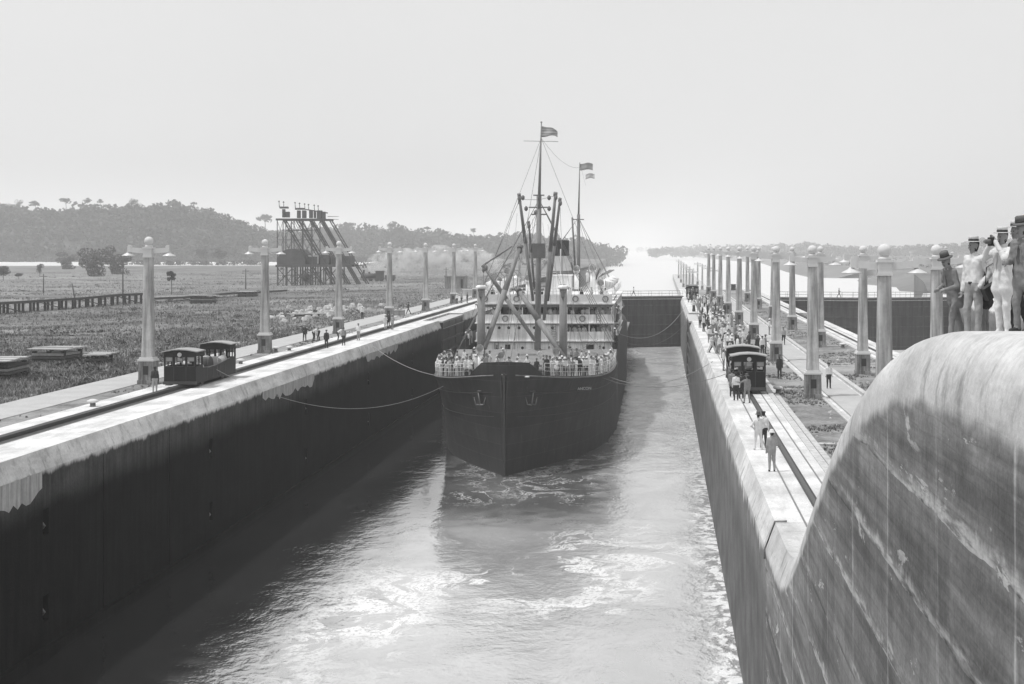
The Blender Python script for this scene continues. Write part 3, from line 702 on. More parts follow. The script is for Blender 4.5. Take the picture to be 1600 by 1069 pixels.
M_FADED = gray('faded_paint', 0.11, 0.7, 0.3, 4)
M_WPAINT = gray('letter_paint', 0.5, 0.7, 0.2, 4)
text_mesh('number', '8', 0.42, M_FADED, loco, (1.106, 4.6, 0.86), (R(90), 0, R(90)))
text_mesh('number', '2', 0.42, M_FADED, loco, (1.106, 4.6, 0.46), (R(90), 0, R(90)))
l2 = copy_tree(loco); l2.location = (SLOT_R - 0.05, 92.6, 0); tag(l2, 'dark towing locomotive on the centre wall with bystanders in front of it', 'locomotive', 'towing locomotives')
l3 = copy_tree(loco); l3.location = (SLOT_R - 0.1, 262, 0); tag(l3, 'far dark towing locomotive at the gate end of the crowded centre wall', 'locomotive', 'towing locomotives')
# ================================================================ steamship
M_HULL = gray('hull_black', 0.024, 0.6, 0.25, 0.5, 0.04, 0.45, streak=0.25)
def hull_mat():
    m = bpy.data.materials.new('hull_plates'); t = NT(m); co = t.n('TexCoord').outputs['Object']; xyz = t.n('SeparateXYZ', {0: co})
    v = t.n('CombineXYZ', {0: xyz.outputs[1], 1: xyz.outputs[2]}).outputs[0]
    br = t.n('TexBrick', {'Vector': v, 'Color1': 0.020, 'Color2': 0.032, 'Mortar': 0.055, 'Scale': 1.0, 'Mortar Size': 0.02, 'Brick Width': 5.5, 'Row Height': 1.35, 'Bias': 0.0})
    st = t.noise(t.mapping(co, (1.6, 1.6, 0.12)), 1.0, 5, 0.65); bl = t.noise(co, 0.35, 5, 0.6)
    col = t.math('MULTIPLY', br.outputs[0], t.math('MULTIPLY', t.ramp(st, 0.35, 0.65, 0.75, 1.3), t.ramp(bl, 0.3, 0.7, 0.75, 1.3)))
    sc = t.ramp(t.noise(t.mapping(co, (2.2, 2.2, 0.25), (3, 1, 0)), 1.0, 6, 0.7), 0.64, 0.72)
    t.out(t.mix(sc, col, 0.10), 0.6, 0.35, br.outputs['Fac'], 0.4, 0.03); return m
M_HULL = hull_mat()
M_HULL2 = gray('hull_strake', 0.05, 0.5, 0.25, 0.5)
M_SW = gray('ship_white', 0.86, 0.6, 0.12, 0.7, 0.03, 0.3, streak=0.28)
M_SDK = gray('deck_planking', 0.22, 0.8, 0.15, 1.5)
M_SPAR = gray('spar_buff', 0.23, 0.6, 0.18, 1.0, streak=0.15)
M_SPAR_D = gray('spar_dark', 0.17, 0.6, 0.2, 1.0)
M_DARK = gray('dark_interior', 0.03, 0.9, 0.2, 1.0)
M_ROPE = gray('wire_rope', 0.16, 0.7, 0.2, 4)
M_ROPE_P = gray('manila_rope', 0.30, 0.8, 0.2, 4)
M_FUN = gray('funnel_pale', 0.50, 0.6, 0.1, 0.6, streak=0.2)
M_CANVAS = gray('canvas', 0.74, 0.9, 0.1, 1.5)
SX, SY, SYAW = -13.45, 119.6, R(0.4)
ship = empty('steamship', (SX, SY, WATER), SYAW)
tag(ship, 'large black-hulled cargo and passenger steamship with white decks entering the lock', 'steamship')
ROT = Matrix.Rotation(-SYAW, 4, 'Z')
def S(px, py, d):            # point in ship space
    return ROT @ (P(px, py, d) - Vector((SX, SY, WATER)))
ST = [  # station y, half-breadth at waterline, at deck, deck height
    (-0.05, 0.06, 0.22, 8.75), (0.6, 0.32, 1.5, 8.66), (1.6, 0.85, 2.75, 8.5), (3, 1.6, 4.0, 8.3), (5, 2.7, 5.35, 8.08), (7.5, 3.95, 6.5, 7.9), (10, 5.1, 7.3, 7.72), (13, 6.2, 7.95, 7.58),
    (17, 7.25, 8.45, 7.46), (22, 8.05, 8.7, 7.36), (28, 8.5, 8.75, 7.3), (30.5, 8.6, 8.75, 7.34), (34, 8.7, 8.75, 8.5), (38, 8.72, 8.75, 9.5), (50, 8.75, 8.75, 9.55), (75, 8.75, 8.75, 9.55), (95, 8.7, 8.72, 8.2), (110, 7.6, 8.2, 8.3), (122, 5.0, 7.0, 8.6), (128, 2.2, 5.0, 8.8), (131, 0.2, 1.5, 9.0)]
KS = [0.0, 0.12, 0.28, 0.45, 0.62, 0.8, 0.93, 1.0]
def half(st, k):
    y, w_, dk, h = st
    return w_ + (dk - w_) * (0.45 * k + 0.55 * k ** 2.2)
def hull_pt(y, k):
    for a, b in zip(ST, ST[1:]):
        if a[0] <= y <= b[0]:
            t = (y - a[0]) / (b[0] - a[0]); A = half(a, k); B = half(b, k)
            return A + (B - A) * t, a[3] + (b[3] - a[3]) * t
    return half(ST[-1], k), ST[-1][3]
mb = MB()
def shell(side):
    vs = []; n = len(KS) + 1
    for st in ST:
        vs.append((side * st[1] * 0.98, st[0] + (0.5 if st[0] < 1 else 0), -3.0))
        for k in KS: vs.append((side * half(st, k), st[0], st[3] * k))
    fs = [(j * n + i, j * n + i + 1, (j + 1) * n + i + 1, (j + 1) * n + i) for j in range(len(ST) - 1) for i in range(n - 1)]
    return vs, fs
for sd_ in (-1, 1): mb.add(*shell(sd_), True)
hull = mb.build('hull', M_HULL, ship)
# stem bar, strakes, sheer moulding
MB().beam((0, -0.14, -1), (0, -0.14, 8.8), 0.2, 0.26).build('stem_bar', M_HULL2, ship)
def strake(k, r, mat, name, y1=80, y0=0.3):
    for sd_ in (-1, 1):
        pts = []
        y = y0
        while y < y1:
            h, top = hull_pt(y, k); pts.append((sd_ * (h + 0.02), y, top * k)); y += 0.6 if y < 12 else 2.5
        MB().tube(pts, r, 5).build(name, mat, ship)
strake(0.985, 0.07, M_SPAR, 'sheer_moulding', 30, 0.3); strake(0.82, 0.035, M_HULL2, 'strake', 31, 0.5); strake(0.58, 0.03, M_HULL2, 'strake', 31, 0.7)
MB().beam((8.82, 30.4, 3.0), (8.86, 30.4, 7.3), 0.08).build('plate_seam', M_SPAR, ship)
# forecastle deck
vs = []; 
for st in ST[:13]: vs += [(-st[2] + 0.05, st[0], st[3] - 0.12), (st[2] - 0.05, st[0], st[3] - 0.12)]
MB().add(vs, [(2 * i, 2 * i + 1, 2 * i + 3, 2 * i + 2) for i in range(12)]).build('foredeck', M_SDK, ship)
MB().span(-8.6, 8.6, 34.2, 128, 6.3, 6.45).build('main_deck', M_SDK, ship)
# black bulwark at the stem with sloped ends
vs = []; ring = []
for sd_ in (-1, 1):
    for y in ([2.0, 1.65, 1.3, 1.0, 0.6, 0.25, -0.05] if sd_ < 0 else [-0.05, 0.25, 0.6, 1.0, 1.3, 1.65, 2.0]): ring.append((sd_, y))
for sd_, y in ring:
    h, top = hull_pt(y, 1.0); hh = 1.0 if y < 1.05 else max(0.02, 1.0 - (y - 1.0) * 1.0)
    vs += [(sd_ * h, y - 0.02, top - 0.03), (sd_ * (h + 0.05), y - 0.04, top + hh), (sd_ * max(h - 0.12, 0.05), y + 0.1, top + hh), (sd_ * max(h - 0.12, 0.05), y + 0.1, top - 0.03)]
fs = [(j * 4 + i, j * 4 + (i + 1) % 4, (j + 1) * 4 + (i + 1) % 4, (j + 1) * 4 + i) for j in range(len(ring) - 1) for i in range(4)]
MB().add(vs, fs + [(0, 1, 2, 3), tuple(reversed([(len(ring) - 1) * 4 + i for i in range(4)]))]).build('bow_bulwark', M_HULL, ship)
MB().lathe([(0.05, 0.0), (0.2, 0.02), (0.22, 0.1), (0.1, 0.14)], (0, 0, 0), 10).build('fairlead', M_CANVAS, ship, (1.9, 0.62, 8.35))
# open railing round the forecastle
post = MB().cyl((0, 0, 0), (0, 0, 1.05), 0.02, n=5).mesh('rail_post', M_SW)
rl = empty('deck_railing'); rl.parent = ship
for sd_ in (-1, 1):
    line = []
    y = 2.3
    while y < 31:
        h, top = hull_pt(y, 1.0); line.append((sd_ * (h - 0.1), y, top)); y += 0.55 if y < 6 else 1.25
    for p in line: link('rail_post', post, rl, p)
    for zz in (0.38, 0.72, 1.05): MB().tube([(a, b, c + zz) for a, b, c in line], 0.014 if zz < 1 else 0.024, 4).build('rail_bar', M_SW, rl)
# anchors in their hawse
M_ANCH = gray('anchor_iron', 0.22, 0.7, 0.3, 3)
for sx in (-1, 1):
    a = empty('anchor'); a.parent = ship
    y = 1.7; h, top = hull_pt(y, 0.74); c = Vector((sx * (h + 0.12), y - 0.2, top * 0.74))
    MB().cyl(c + Vector((0, 0, -0.35)), c + Vector((sx * 0.15, -0.05, 0.7)), 0.055, n=6).build('shank', M_ANCH, a)
    mb = MB()
    for s2 in (-1, 1):
        mb.cyl(c + Vector((0, 0, -0.35)), c + Vector((s2 * 0.34, -0.22, -0.30)), 0.07, 0.06, 6); mb.cyl(c + Vector((s2 * 0.34, -0.22, -0.30)), c + Vector((s2 * 0.5, -0.3, 0.36)), 0.065, 0.015, 6)
    mb.build('flukes', M_ANCH, a)
    MB().lathe([(0.22, -0.1), (0.32, 0.0), (0.22, 0.1)], (0, 0, 0), 12).build('hawse_lip', M_HULL2, a, c + Vector((0.0, 0.15, 0.8)))
text_mesh('ship_name', 'ANCON', 0.36, M_WPAINT, ship, S(912, 609, 127.2) + Vector((0.08, -0.14, 0)), (R(86), 0, R(26)), 0.02)
# windlass, bollards, hatch, ventilators on the foredeck
mb = MB(); mb.cyl((-1.6, 5.5, 8.7), (1.6, 5.5, 8.7), 0.38, n=12); mb.box((0, 5.5, 8.4), (1.0, 1.2, 1.0)); mb.cyl((-1.7, 5.5, 8.7), (-1.5, 5.5, 8.7), 0.55, n=12); mb.cyl((1.5, 5.5, 8.7), (1.7, 5.5, 8.7), 0.55, n=12); mb.build('windlass', M_SPAR_D, ship)
for x, y in ((-3.2, 4.0), (3.2, 4.0), (-6.3, 11), (6.3, 11), (-7.4, 18), (7.4, 18)):
    mb = MB()
    for e in (-0.3, 0.3): mb.lathe([(0.17, 0), (0.15, 0.5), (0.22, 0.55), (0.2, 0.66)], (0, e, 0), 8)
    mb.build('mooring_bitts', M_HULL2, ship, (x, y, hull_pt(y, 1)[1] - 0.12))
MB().span(-2.6, 2.6, 19.5, 26, 7.2, 7.9).build('cargo_hatch', M_SPAR, ship)
def cowl(x, y, z, h=2.0, r=0.35):
    c = empty('cowl_ventilator', (x, y, z)); c.parent = ship
    MB().cyl((0, 0, 0), (0, 0, h), r * 0.7, n=10).build('trunk', M_SW, c)
    mb = MB(); mb.tube([(0, 0, h), (0, -0.05, h + 0.25), (0, -0.22, h + 0.48), (0, -0.5, h + 0.56)], r, 10); mb.build('cowl', M_SW, c)
cowl(-3.6, 13, 7.5); cowl(3.4, 15, 7.45, 1.6); cowl(-1.2, 9.0, 7.7, 1.4, 0.3); cowl(-4.5, 46.5, 14.0, 2.2, 0.4); cowl(5.0, 60, 14.0, 2.4, 0.5); cowl(2.6, 66, 14.0, 2.2, 0.45)

# king posts at the fore hatch
for px, tag_ in ((752, 'l'), (880, 'r')):
    k = empty('king_post'); k.parent = ship
    b = S(px, 560, 137.5); tp = S(px, 452, 137.5)
    MB().cyl((b.x, b.y, 7.3), (b.x, b.y, tp.z), 0.42, 0.36, 12).build('post', M_SPAR, k)
    MB().lathe([(0.40, 0), (0.50, 0.05), (0.52, 0.28), (0.36, 0.38)], (b.x, b.y, tp.z), 12).build('head', M_SW, k)
    MB().box((b.x, b.y - 0.45, tp.z - 0.5), (0.35, 0.3, 0.5)).build('block', M_SPAR_D, k)
bl, br = S(752, 455, 137.5), S(880, 458, 137.5)

# foremast, topmast, crosstrees
mx, my = S(840, 500, 153.5).x, S(840, 500, 153.5).y
def mz(py, d=153.5): return WZ(py, d) - WATER
fm = empty('foremast'); fm.parent = ship
MB().cyl((mx, my, 6.4), (mx + 0.12, my + 0.5, mz(306)), 0.36, 0.27, 12).build('lower_mast', M_SPAR, fm)
MB().cyl((mx + 0.12, my + 0.3, mz(325)), (mx + 0.35, my + 0.8, mz(190)), 0.19, 0.055, 10).build('topmast', M_SPAR, fm)
MB().lathe([(0.0, 0), (0.11, 0.03), (0.11, 0.12), (0.0, 0.16)], (mx + 0.35, my + 0.8, mz(191)), 8).build('truck', M_SPAR, fm)
for py, w_ in ((324, 2.2), (305, 1.2), (335, 1.6)):
    MB().beam((mx + 0.1 - w_ / 2, my + 0.35, mz(py)), (mx + 0.1 + w_ / 2, my + 0.35, mz(py)), 0.14).build('crosstree', M_SPAR_D, fm)
MB().cyl((mx + 0.3 - 1.9, my + 0.75, mz(219.5)), (mx + 0.3 + 1.9, my + 0.75, mz(220.5)), 0.03, n=5).build('signal_yard', M_SPAR, fm)
for px, py in ((817, 309), (822, 326), (858, 309), (858, 326), (812, 316), (837, 332)):
    p = S(px, py, 152.8); MB().lathe([(0.05, -0.28), (0.2, -0.12), (0.2, 0.12), (0.05, 0.28)], p, 8).build('block', M_SPAR_D, fm)
p = S(839.5, 392, 152.6); MB().box(p, (1.72, 0.9, 1.6)).build('crows_nest', M_SPAR_D, fm)

# derrick booms
BOOMS = [((811, 304), 148, (833, 470), 152, 0.20), ((868, 302), 148, (850, 500), 152, 0.24), ((875, 311), 149, (856, 470), 153, 0.19), ((826, 347), 150, (835, 450), 153, 0.15),
         ((813, 385), 144, (757, 545), 137, 0.30), ((809, 452), 141, (884, 563), 136.5, 0.33), ((755, 415), 151, (836, 532), 152, 0.26), ((759, 412), 147, (800, 385), 144, 0.10)]
for (a, da, b, db, r) in BOOMS:
    bo = empty('derrick_boom'); bo.parent = ship; A, B = S(*a, da), S(*b, db); d = (B - A).normalized(); n_ = (B - A).length
    mb = MB(); mb.cyl(A, A + (B - A) * 0.45, r * 0.62, r, 8, True); mb.cyl(A + (B - A) * 0.45, B, r, r * 0.75, 8, True); mb.build('spar', M_SPAR, bo)
    MB().cyl(A - d * 0.1, A + d * 0.3, r * 0.95, n=8).build('end_band', M_SPAR_D, bo)
    MB().lathe([(0.03, -0.32), (0.17, -0.14), (0.17, 0.14), (0.03, 0.32)], A + Vector((0.05, -0.1, -0.45)), 8).build('block', M_SPAR_D, bo)

# superstructure: floors at 6.5 / 8.5 / 10.6 / 12.85
Y0 = 45.0; HWID = 7.9
su = empty('superstructure'); su.parent = ship
def front(z0, z1, name, x0=-HWID, x1=HWID, y=Y0, mat=None, t=0.12):
    return MB().span(x0, x1, y, y + t, z0, z1).build(name, mat or M_SW, su)
front(6.45, 8.5, 'front_wall', -HWID, -4.62); front(6.45, 8.5, 'front_wall', -4.0, 4.85); front(6.45, 8.5, 'front_wall', 5.75, HWID)
front(8.15, 8.5, 'door_lintel', -4.62, -4.0, Y0 + .004); front(8.15, 8.5, 'door_lintel', 4.85, 5.75, Y0 + .004)
front(6.46, 8.14, 'door', -4.6, -4.02, Y0 + 0.1, M_DARK, 0.05); front(6.46, 8.14, 'door', 4.87, 5.73, Y0 + 0.1, M_DARK, 0.05)
for z in (8.5, 10.6, 12.85):
    MB().span(-HWID - 0.25, HWID + 0.25, Y0 - 0.18, Y0 + 47, z, z + 0.12).build('deck_edge', M_SW, su)
    MB().span(-HWID - 0.2, HWID + 0.2, Y0 - 0.2, Y0 - 0.12, z - 0.1, z + 0.0).build('deck_shadow_strip', M_SPAR_D, su)  # dark strip painted as the shadow line under each deck edge
front(8.62, 9.65, 'bulwark'); front(10.72, 11.65, 'bulwark'); front(12.97, 14.0, 'bridge_dodger', mat=M_CANVAS)
front(9.65, 10.5, 'porthole_wall', -HWID + 0.1, 2.6, Y0 + 0.01)
for x in (-6.6, -5.3, -4.2, -3.0, -2.1, -1.2, -0.2, 0.9, 1.9):
    MB().cyl((x, Y0 - 0.02, 10.1), (x, Y0 + 0.02, 10.1), 0.17, n=12).build('porthole', M_DARK, su)
for x in (3.0, -2.6, 6.9):
    MB().cyl((x, Y0 - 0.02, 7.75), (x, Y0 + 0.02, 7.75), 0.17, n=12).build('porthole', M_DARK, su)
MB().span(1.5, 4.6, Y0 - 0.02, Y0 - 0.004, 6.5, 7.3).build('winch_casing', M_SPAR_D, su)
for z0, z1 in ((8.62, 10.6), (10.72, 12.85)):
    MB().span(-HWID + 1.8, HWID - 1.8, Y0 + 3.0, Y0 + 44, z0, z1).build('deck_house', M_SPAR, su)
for z0, z1 in ((9.65, 10.6), (11.65, 12.85)):
    for x in (-HWID + 0.06, -5.2, -2.6, 0, 2.6, 5.2, HWID - 0.06):
        if z0 < 10 and x < 2.5: continue
        MB().span(x - 0.06, x + 0.06, Y0 + 0.02, Y0 + 0.1, z0, z1 - 0.002).build('stanchion', M_SW, su)
MB().span(-HWID, HWID, Y0 - 0.02, Y0 + 0.14, 12.5, 12.84).build('awning_valance', M_SPAR, su)
# side bulwarks and stanchions
for sd_ in (-1, 1):
    x = sd_ * (HWID + 0.1)
    for z in (8.62, 10.72):
        MB().span(x - 0.05, x + 0.05, Y0 + 0.13, Y0 + 46, z, z + (0.95)).build('side_bulwark', M_SW, su)
    for i in range(14):
        for z0, z1 in ((9.57, 10.6), (11.67, 12.85)):
            MB().span(x - 0.05, x + 0.05, Y0 + 1 + i * 3.3, Y0 + 1.1 + i * 3.3, z0 + .002, z1 - .002).build('stanchion', M_SW, su)
# bridge rail
br_ = empty('bridge_railing'); br_.parent = ship
bp = MB().cyl((0, 0, 0), (0, 0, 0.75), 0.03, n=5).mesh('rail_post', M_SW)
for i in range(17): link('rail_post', bp, br_, (-HWID + i * HWID / 8, Y0 + 0.06, 14.0))
for sd_ in (-1, 1):
    for i in range(1, 16): link('rail_post', bp, br_, (sd_ * HWID, Y0 + i * 3.0, 13.95 - 0.3))
    MB().cyl((sd_ * HWID, Y0, 14.7), (sd_ * HWID, Y0 + 46, 14.4), 0.03, n=5).build('rail_bar', M_SW, br_)
for z in (14.38, 14.75): MB().cyl((-HWID, Y0 + 0.06, z), (HWID, Y0 + 0.06, z), 0.035, n=5).build('rail_bar', M_SW, br_)
# wheelhouse and funnel
wh = empty('wheelhouse'); wh.parent = ship
c = S(873, 447, 172); MB().span(c.x - 1.45, c.x + 1.45, c.y, c.y + 3.5, 12.97, 16.0).build('house', M_SW, wh)
MB().span(c.x - 1.6, c.x + 1.6, c.y - 0.15, c.y + 3.7, 16.0, 16.12).build('roof', M_SW, wh)
for x in (0.1, 0.55): MB().span(c.x + x, c.x + x + 0.28, c.y - 0.015, c.y + 0.01, 14.35, 14.95).build('window', M_DARK, wh)
fu = empty('funnel'); fu.parent = ship
c = S(876, 400, 194)
def ell(mb, z0, z1, r0=1.15, r1=1.15, n=24):
    vs = [(c.x + rr * math.cos(2 * math.pi * i / n), c.y + 1.35 * rr * math.sin(2 * math.pi * i / n), z) for z, rr in ((z0, r0), (z1, r1)) for i in range(n)]
    mb.add(vs, [(i, (i + 1) % n, n + (i + 1) % n, n + i) for i in range(n)], True); mb.add(vs, [tuple(reversed(range(n))), tuple(n + i for i in range(n))])
    return mb
ell(MB(), 12.9, 15.3).build('base_casing', M_DARK, fu); ell(MB(), 15.3, 16.3, 1.17, 1.17).build('lower_band', M_SPAR_D, fu)
ell(MB(), 16.3, 18.35).build('middle_band', M_FUN, fu); ell(MB(), 18.35, 20.5, 1.16, 1.16).build('black_top', M_DARK, fu)
MB().cyl((c.x + 0.1, c.y - 1.62, 13), (c.x + 0.1, c.y - 1.62, 19.3), 0.09, n=8).build('steam_pipe', M_FUN, fu)
# mainmast with its derricks, davits
mm = empty('mainmast'); mm.parent = ship
b = S(904, 440, 232); mz2 = lambda py: WZ(py, 232) - WATER
MB().cyl((b.x, b.y, 8), (b.x, b.y, mz2(335)), 0.33, 0.26, 10).build('lower_mast', M_SPAR_D, mm)
MB().cyl((b.x, b.y, mz2(340)), (b.x + 0.2, b.y, mz2(254)), 0.17, 0.06, 8).build('topmast', M_SPAR_D, mm)
MB().beam((b.x - 0.9, b.y, mz2(343)), (b.x + 0.9, b.y, mz2(343)), 0.16).build('crosstree', M_SPAR_D, mm)
for (a, da, q, dq, r) in [((894, 340), 228, (900, 440), 231, 0.2), ((937, 420), 222, (925, 449), 226, 0.22), ((892, 410), 222, (903, 450), 226, 0.2), ((963, 462), 176, (954, 478), 172, 0.1)]:
    bo = empty('derrick_boom'); bo.parent = ship; A, B = S(*a, da), S(*q, dq); MB().cyl(A, B, r * 0.7, r, 8).build('spar', M_SPAR_D, bo)
# lifeboats on the boat deck
for sd_ in (-1, 1):
    for i in range(3):
        lb = empty('lifeboat', (sd_ * 6.9, Y0 + 10 + i * 11, 14.2)); lb.parent = ship
        mb = MB(); sec = []
        for j in range(9):
            u = -1 + j / 4; w_ = 1.0 * (1 - abs(u) ** 2.6) + 0.03; zk = 0.25 * u * u
            sec.append([(-w_, u * 4, 0.95 + zk), (-w_ * 0.8, u * 4, 0.35 + zk), (0, u * 4, zk), (w_ * 0.8, u * 4, 0.35 + zk), (w_, u * 4, 0.95 + zk), (0, u * 4, 1.12 + zk)])
        vs = [p for s_ in sec for p in s_]; fs = [(j * 6 + i2, j * 6 + (i2 + 1) % 6, (j + 1) * 6 + (i2 + 1) % 6, (j + 1) * 6 + i2) for j in range(8) for i2 in range(6)]
        mb.add(vs, fs, True); mb.build('boat_hull', M_SW, lb)
        for e in (-2.6, 2.6): MB().tube([(sd_ * -0.9, e, -0.9), (sd_ * -0.9, e, 1.6), (sd_ * -0.4, e, 2.1), (sd_ * 0.3, e, 2.1)], 0.07, 6).build('davit', M_SPAR, lb)
# rigging: shrouds, stays and cargo runners
rg = empty('rigging'); rg.parent = ship
def wire(a, b, r=0.022, sag=0.0, mat=None):
    a, b = Vector(a), Vector(b); pts = []
    for i in range(9):
        u = i / 8; p = a.lerp(b, u); p.z -= sag * 4 * u * (1 - u); pts.append(p)
    MB().tube(pts, r, 4).build('stay', mat or M_ROPE, rg)
top = Vector((mx + 0.12, my + 0.4, mz(312))); pk = Vector((mx + 0.33, my + 0.75, mz(215)))
for sd_ in (-1, 1):
    for i in range(4): wire(top, (sd_ * 8.5, 32.5 + i * 1.6, 8.2 + i * 0.4), 0.025)
    wire(pk, (sd_ * 8.4, 41, 10.6), 0.02)
wire(pk, (0, 0.6, 9.8), 0.022); wire(top, (0, 3.5, 8.6), 0.03)
wire(pk, (b.x + 0.15, b.y, mz2(262)), 0.02, 1.0)
mtop = Vector((b.x, b.y, mz2(340)))
for i in range(4):
    wire(mtop, (8.3, 90 + i * 2.5, 10.5), 0.03); wire(mtop, (-8.3, 90 + i * 2.5, 10.5), 0.03)
wire(mtop, S(955, 470, 175), 0.025); wire(mtop, S(930, 452, 200), 0.025)
wire(S(811, 304, 148), S(775, 398, 146), 0.022); wire(S(812, 312, 148), S(748, 462, 146), 0.022); wire(S(811, 312, 148), top, 0.022); wire(S(868, 306, 148), top, 0.022); wire(S(875, 318, 149), S(880, 452, 138), 0.022)
wire(S(813, 385, 144), S(752, 448, 137.5), 0.022); wire(S(813, 385, 144), S(840, 330, 153), 0.022); wire(S(809, 452, 141), S(812, 390, 144), 0.02); wire(S(811, 395, 144), S(812, 470, 144), 0.02)
wire(S(880, 452, 137.5), S(840, 350, 153), 0.02); wire(S(752, 448, 137.5), S(838, 350, 153), 0.02); wire(S(884, 560, 137), S(935, 530, 150), 0.02); wire(S(755, 418, 151), S(756, 470, 151), 0.02)
wire(S(892, 410, 222), mtop, 0.02); wire(S(937, 420, 222), mtop, 0.02); wire(S(963, 462, 176), S(963, 478, 176), 0.02)
for k in range(7):    # running gear hanging in front of the white decks
    px = 765 + k * 27 + random.uniform(-6, 6)
    wire(S(px, 452, 158), S(px + random.uniform(-10, 14), 548, 158), 0.014)
for p_ in ((885, 478, 156, 950, 560, 152), (893, 470, 157, 915, 560, 152), (760, 470, 150, 752, 550, 140)):
    wire(S(p_[0], p_[1], p_[2]), S(p_[3], p_[4], p_[5]), 0.02)

for k in range(10):
    wire(S(800 + 8 * k, 330 + 3 * k, 152), S(770 + 16 * k + random.uniform(-8, 8), 520 + random.uniform(-20, 30), 150), 0.012)
for sd_ in (-1, 1):      # ratlines between the fore shrouds
    for i in range(9):
        u = 0.15 + i * 0.08; a1 = top.lerp(Vector((sd_ * 8.5, 32.5, 8.2)), 1 - u); a2 = top.lerp(Vector((sd_ * 8.5, 37.3, 9.4)), 1 - u); MB().cyl(a1, a2, 0.012, n=4).build('ratline', M_ROPE, rg)
for i, (x, y, z, sx_, sy_, sz_) in enumerate(((-2.2, 12.5, 7.45, 1.2, 1.6, 1.0), (2.4, 11.0, 7.5, 1.6, 1.2, 0.9), (0.2, 14.5, 7.4, 1.4, 1.0, 1.2), (4.6, 19, 7.3, 1.0, 2.2, 0.8), (-4.9, 21, 7.3, 1.2, 2.0, 0.9))):
    w2 = empty('cargo_winch', (x, y, z)); w2.parent = ship
    MB().box((0, 0, 0.2), (sx_, sy_, 0.4)).build('bed', M_HULL2, w2); MB().cyl((-sx_ * .6, 0, 0.6), (sx_ * .6, 0, 0.6), 0.3 * sz_, n=12).build('drum', M_SPAR_D, w2); MB().cyl((sx_ * .45, 0, 0.6), (sx_ * .55, 0, 0.6), 0.5 * sz_, n=14).build('gear', M_HULL2, w2)
for x, z0, z1 in ((-5.6, 6.5, 8.5), (1.1, 8.62, 10.6), (6.3, 10.72, 12.85)):
    ldr = empty('ladder', (x, Y0 - 0.25, z0)); ldr.parent = ship
    for e in (-0.22, 0.22): MB().beam((e, 0, 0), (e, 0.15, z1 - z0), 0.06).build('stile', M_SPAR_D, ldr)
    for k in range(7): MB().beam((-0.22, 0.02 * k, 0.2 + k * 0.28), (0.22, 0.02 * k, 0.2 + k * 0.28), 0.04).build('rung', M_SPAR_D, ldr)
for x, z in ((-7.0, 13.5), (-3.3, 13.5), (3.6, 13.5), (7.1, 13.5), (-4.6, 11.2), (4.4, 11.2)):
    mb = MB(); mb.tube([(0.32 * math.cos(i * .524), -0.06, 0.32 * math.sin(i * .524)) for i in range(13)], 0.07, 6); mb.build('life_ring', M_SPAR, ship, (x, Y0, z))
for x, y, z in ((-6.2, 47.5, 12.97), (-2.4, 50, 12.97), (6.4, 49, 12.97), (-6.6, 57, 12.97), (0.4, 56, 12.97)): cowl(x, y, z, random.uniform(1.6, 2.6), random.uniform(0.3, 0.45))
for x in (-5.5, -3.9, -2.3, -0.7, 0.9, 2.5, 4.1, 5.6):
    for z in (9.2, 11.4): MB().span(x - 0.35, x + 0.35, Y0 + 2.97, Y0 + 2.995, z + 0.3, z + 1.0).build('saloon_window', M_DARK, su)
for x in (-6.9, -3.5, -1.2, 1.4, 3.9, 7.0):
    MB().span(x - 0.02, x + 0.02, Y0 - 0.03, Y0 - 0.004, 6.5, 9.6).build('rain_pipe', M_SPAR, su)
MB().span(-3.6, 3.4, Y0 - 5, Y0 - 2, 6.45, 7.5).build('hatch_cover', M_SPAR, ship); MB().lathe([(0.5, 0), (0.5, 0.9), (0.3, 1.0)], (5.0, Y0 - 3, 6.45), 12).build('ventilator_drum', M_SPAR_D, ship)
# ---- flags (things hung on the ship)
def flag(name, root, wd, ht, droop, label, mat, ph=0.0, taper=0.0):
    nx, nz = 14, 8; vs = []
    for j in range(nz + 1):
        for i in range(nx + 1):
            u, v = i / nx, j / nz
            vs.append((u * wd, 0.16 * math.sin(u * 7 + ph + v) * u + 0.05 * math.sin(v * 6), -v * ht * (1 - taper * u) - droop * u * u - 0.12 * math.sin(u * 5 + ph)))
    fs = [(j * (nx + 1) + i, j * (nx + 1) + i + 1, (j + 1) * (nx + 1) + i + 1, (j + 1) * (nx + 1) + i) for j in range(nz) for i in range(nx)]
    me = bpy.data.meshes.new(name); me.from_pydata(vs, [], fs); me.materials.append(mat); me.polygons.foreach_set('use_smooth', [True] * len(fs))
    o = link(name, me, None, root); so = o.modifiers.new('cloth', 'SOLIDIFY'); so.thickness = 0.012
    return tag(o, label, 'flag')
def stripe_mat(name, a, b, n, ht):
    m = bpy.data.materials.new(name); t = NT(m); z = t.n('SeparateXYZ', {0: t.n('TexCoord').outputs['Generated']}).outputs[2]
    f = t.math('GREATER_THAN', t.math('FRACT', t.math('MULTIPLY', z, n)), 0.5)
    t.out(t.mix(f, a, b), 0.9, 0.1); return m
WS = Matrix.Translation((SX, SY, WATER)) @ Matrix.Rotation(SYAW, 4, 'Z')
flag('masthead_flag', WS @ Vector((mx + 0.36, my + 0.78, mz(195))), 1.75, 1.25, 0.75, 'striped flag drooping from the tall foremast head', stripe_mat('flag_stripes', 0.30, 0.48, 4, 1.2), 0.4, 0.5)
flag('mainmast_flag', WS @ Vector((b.x + 0.24, b.y, mz2(255))), 2.1, 1.1, 0.1, 'upper dark flag flying from the mainmast head', gray('flag_dark', 0.32, 0.9, 0.2, 2), 1.3)
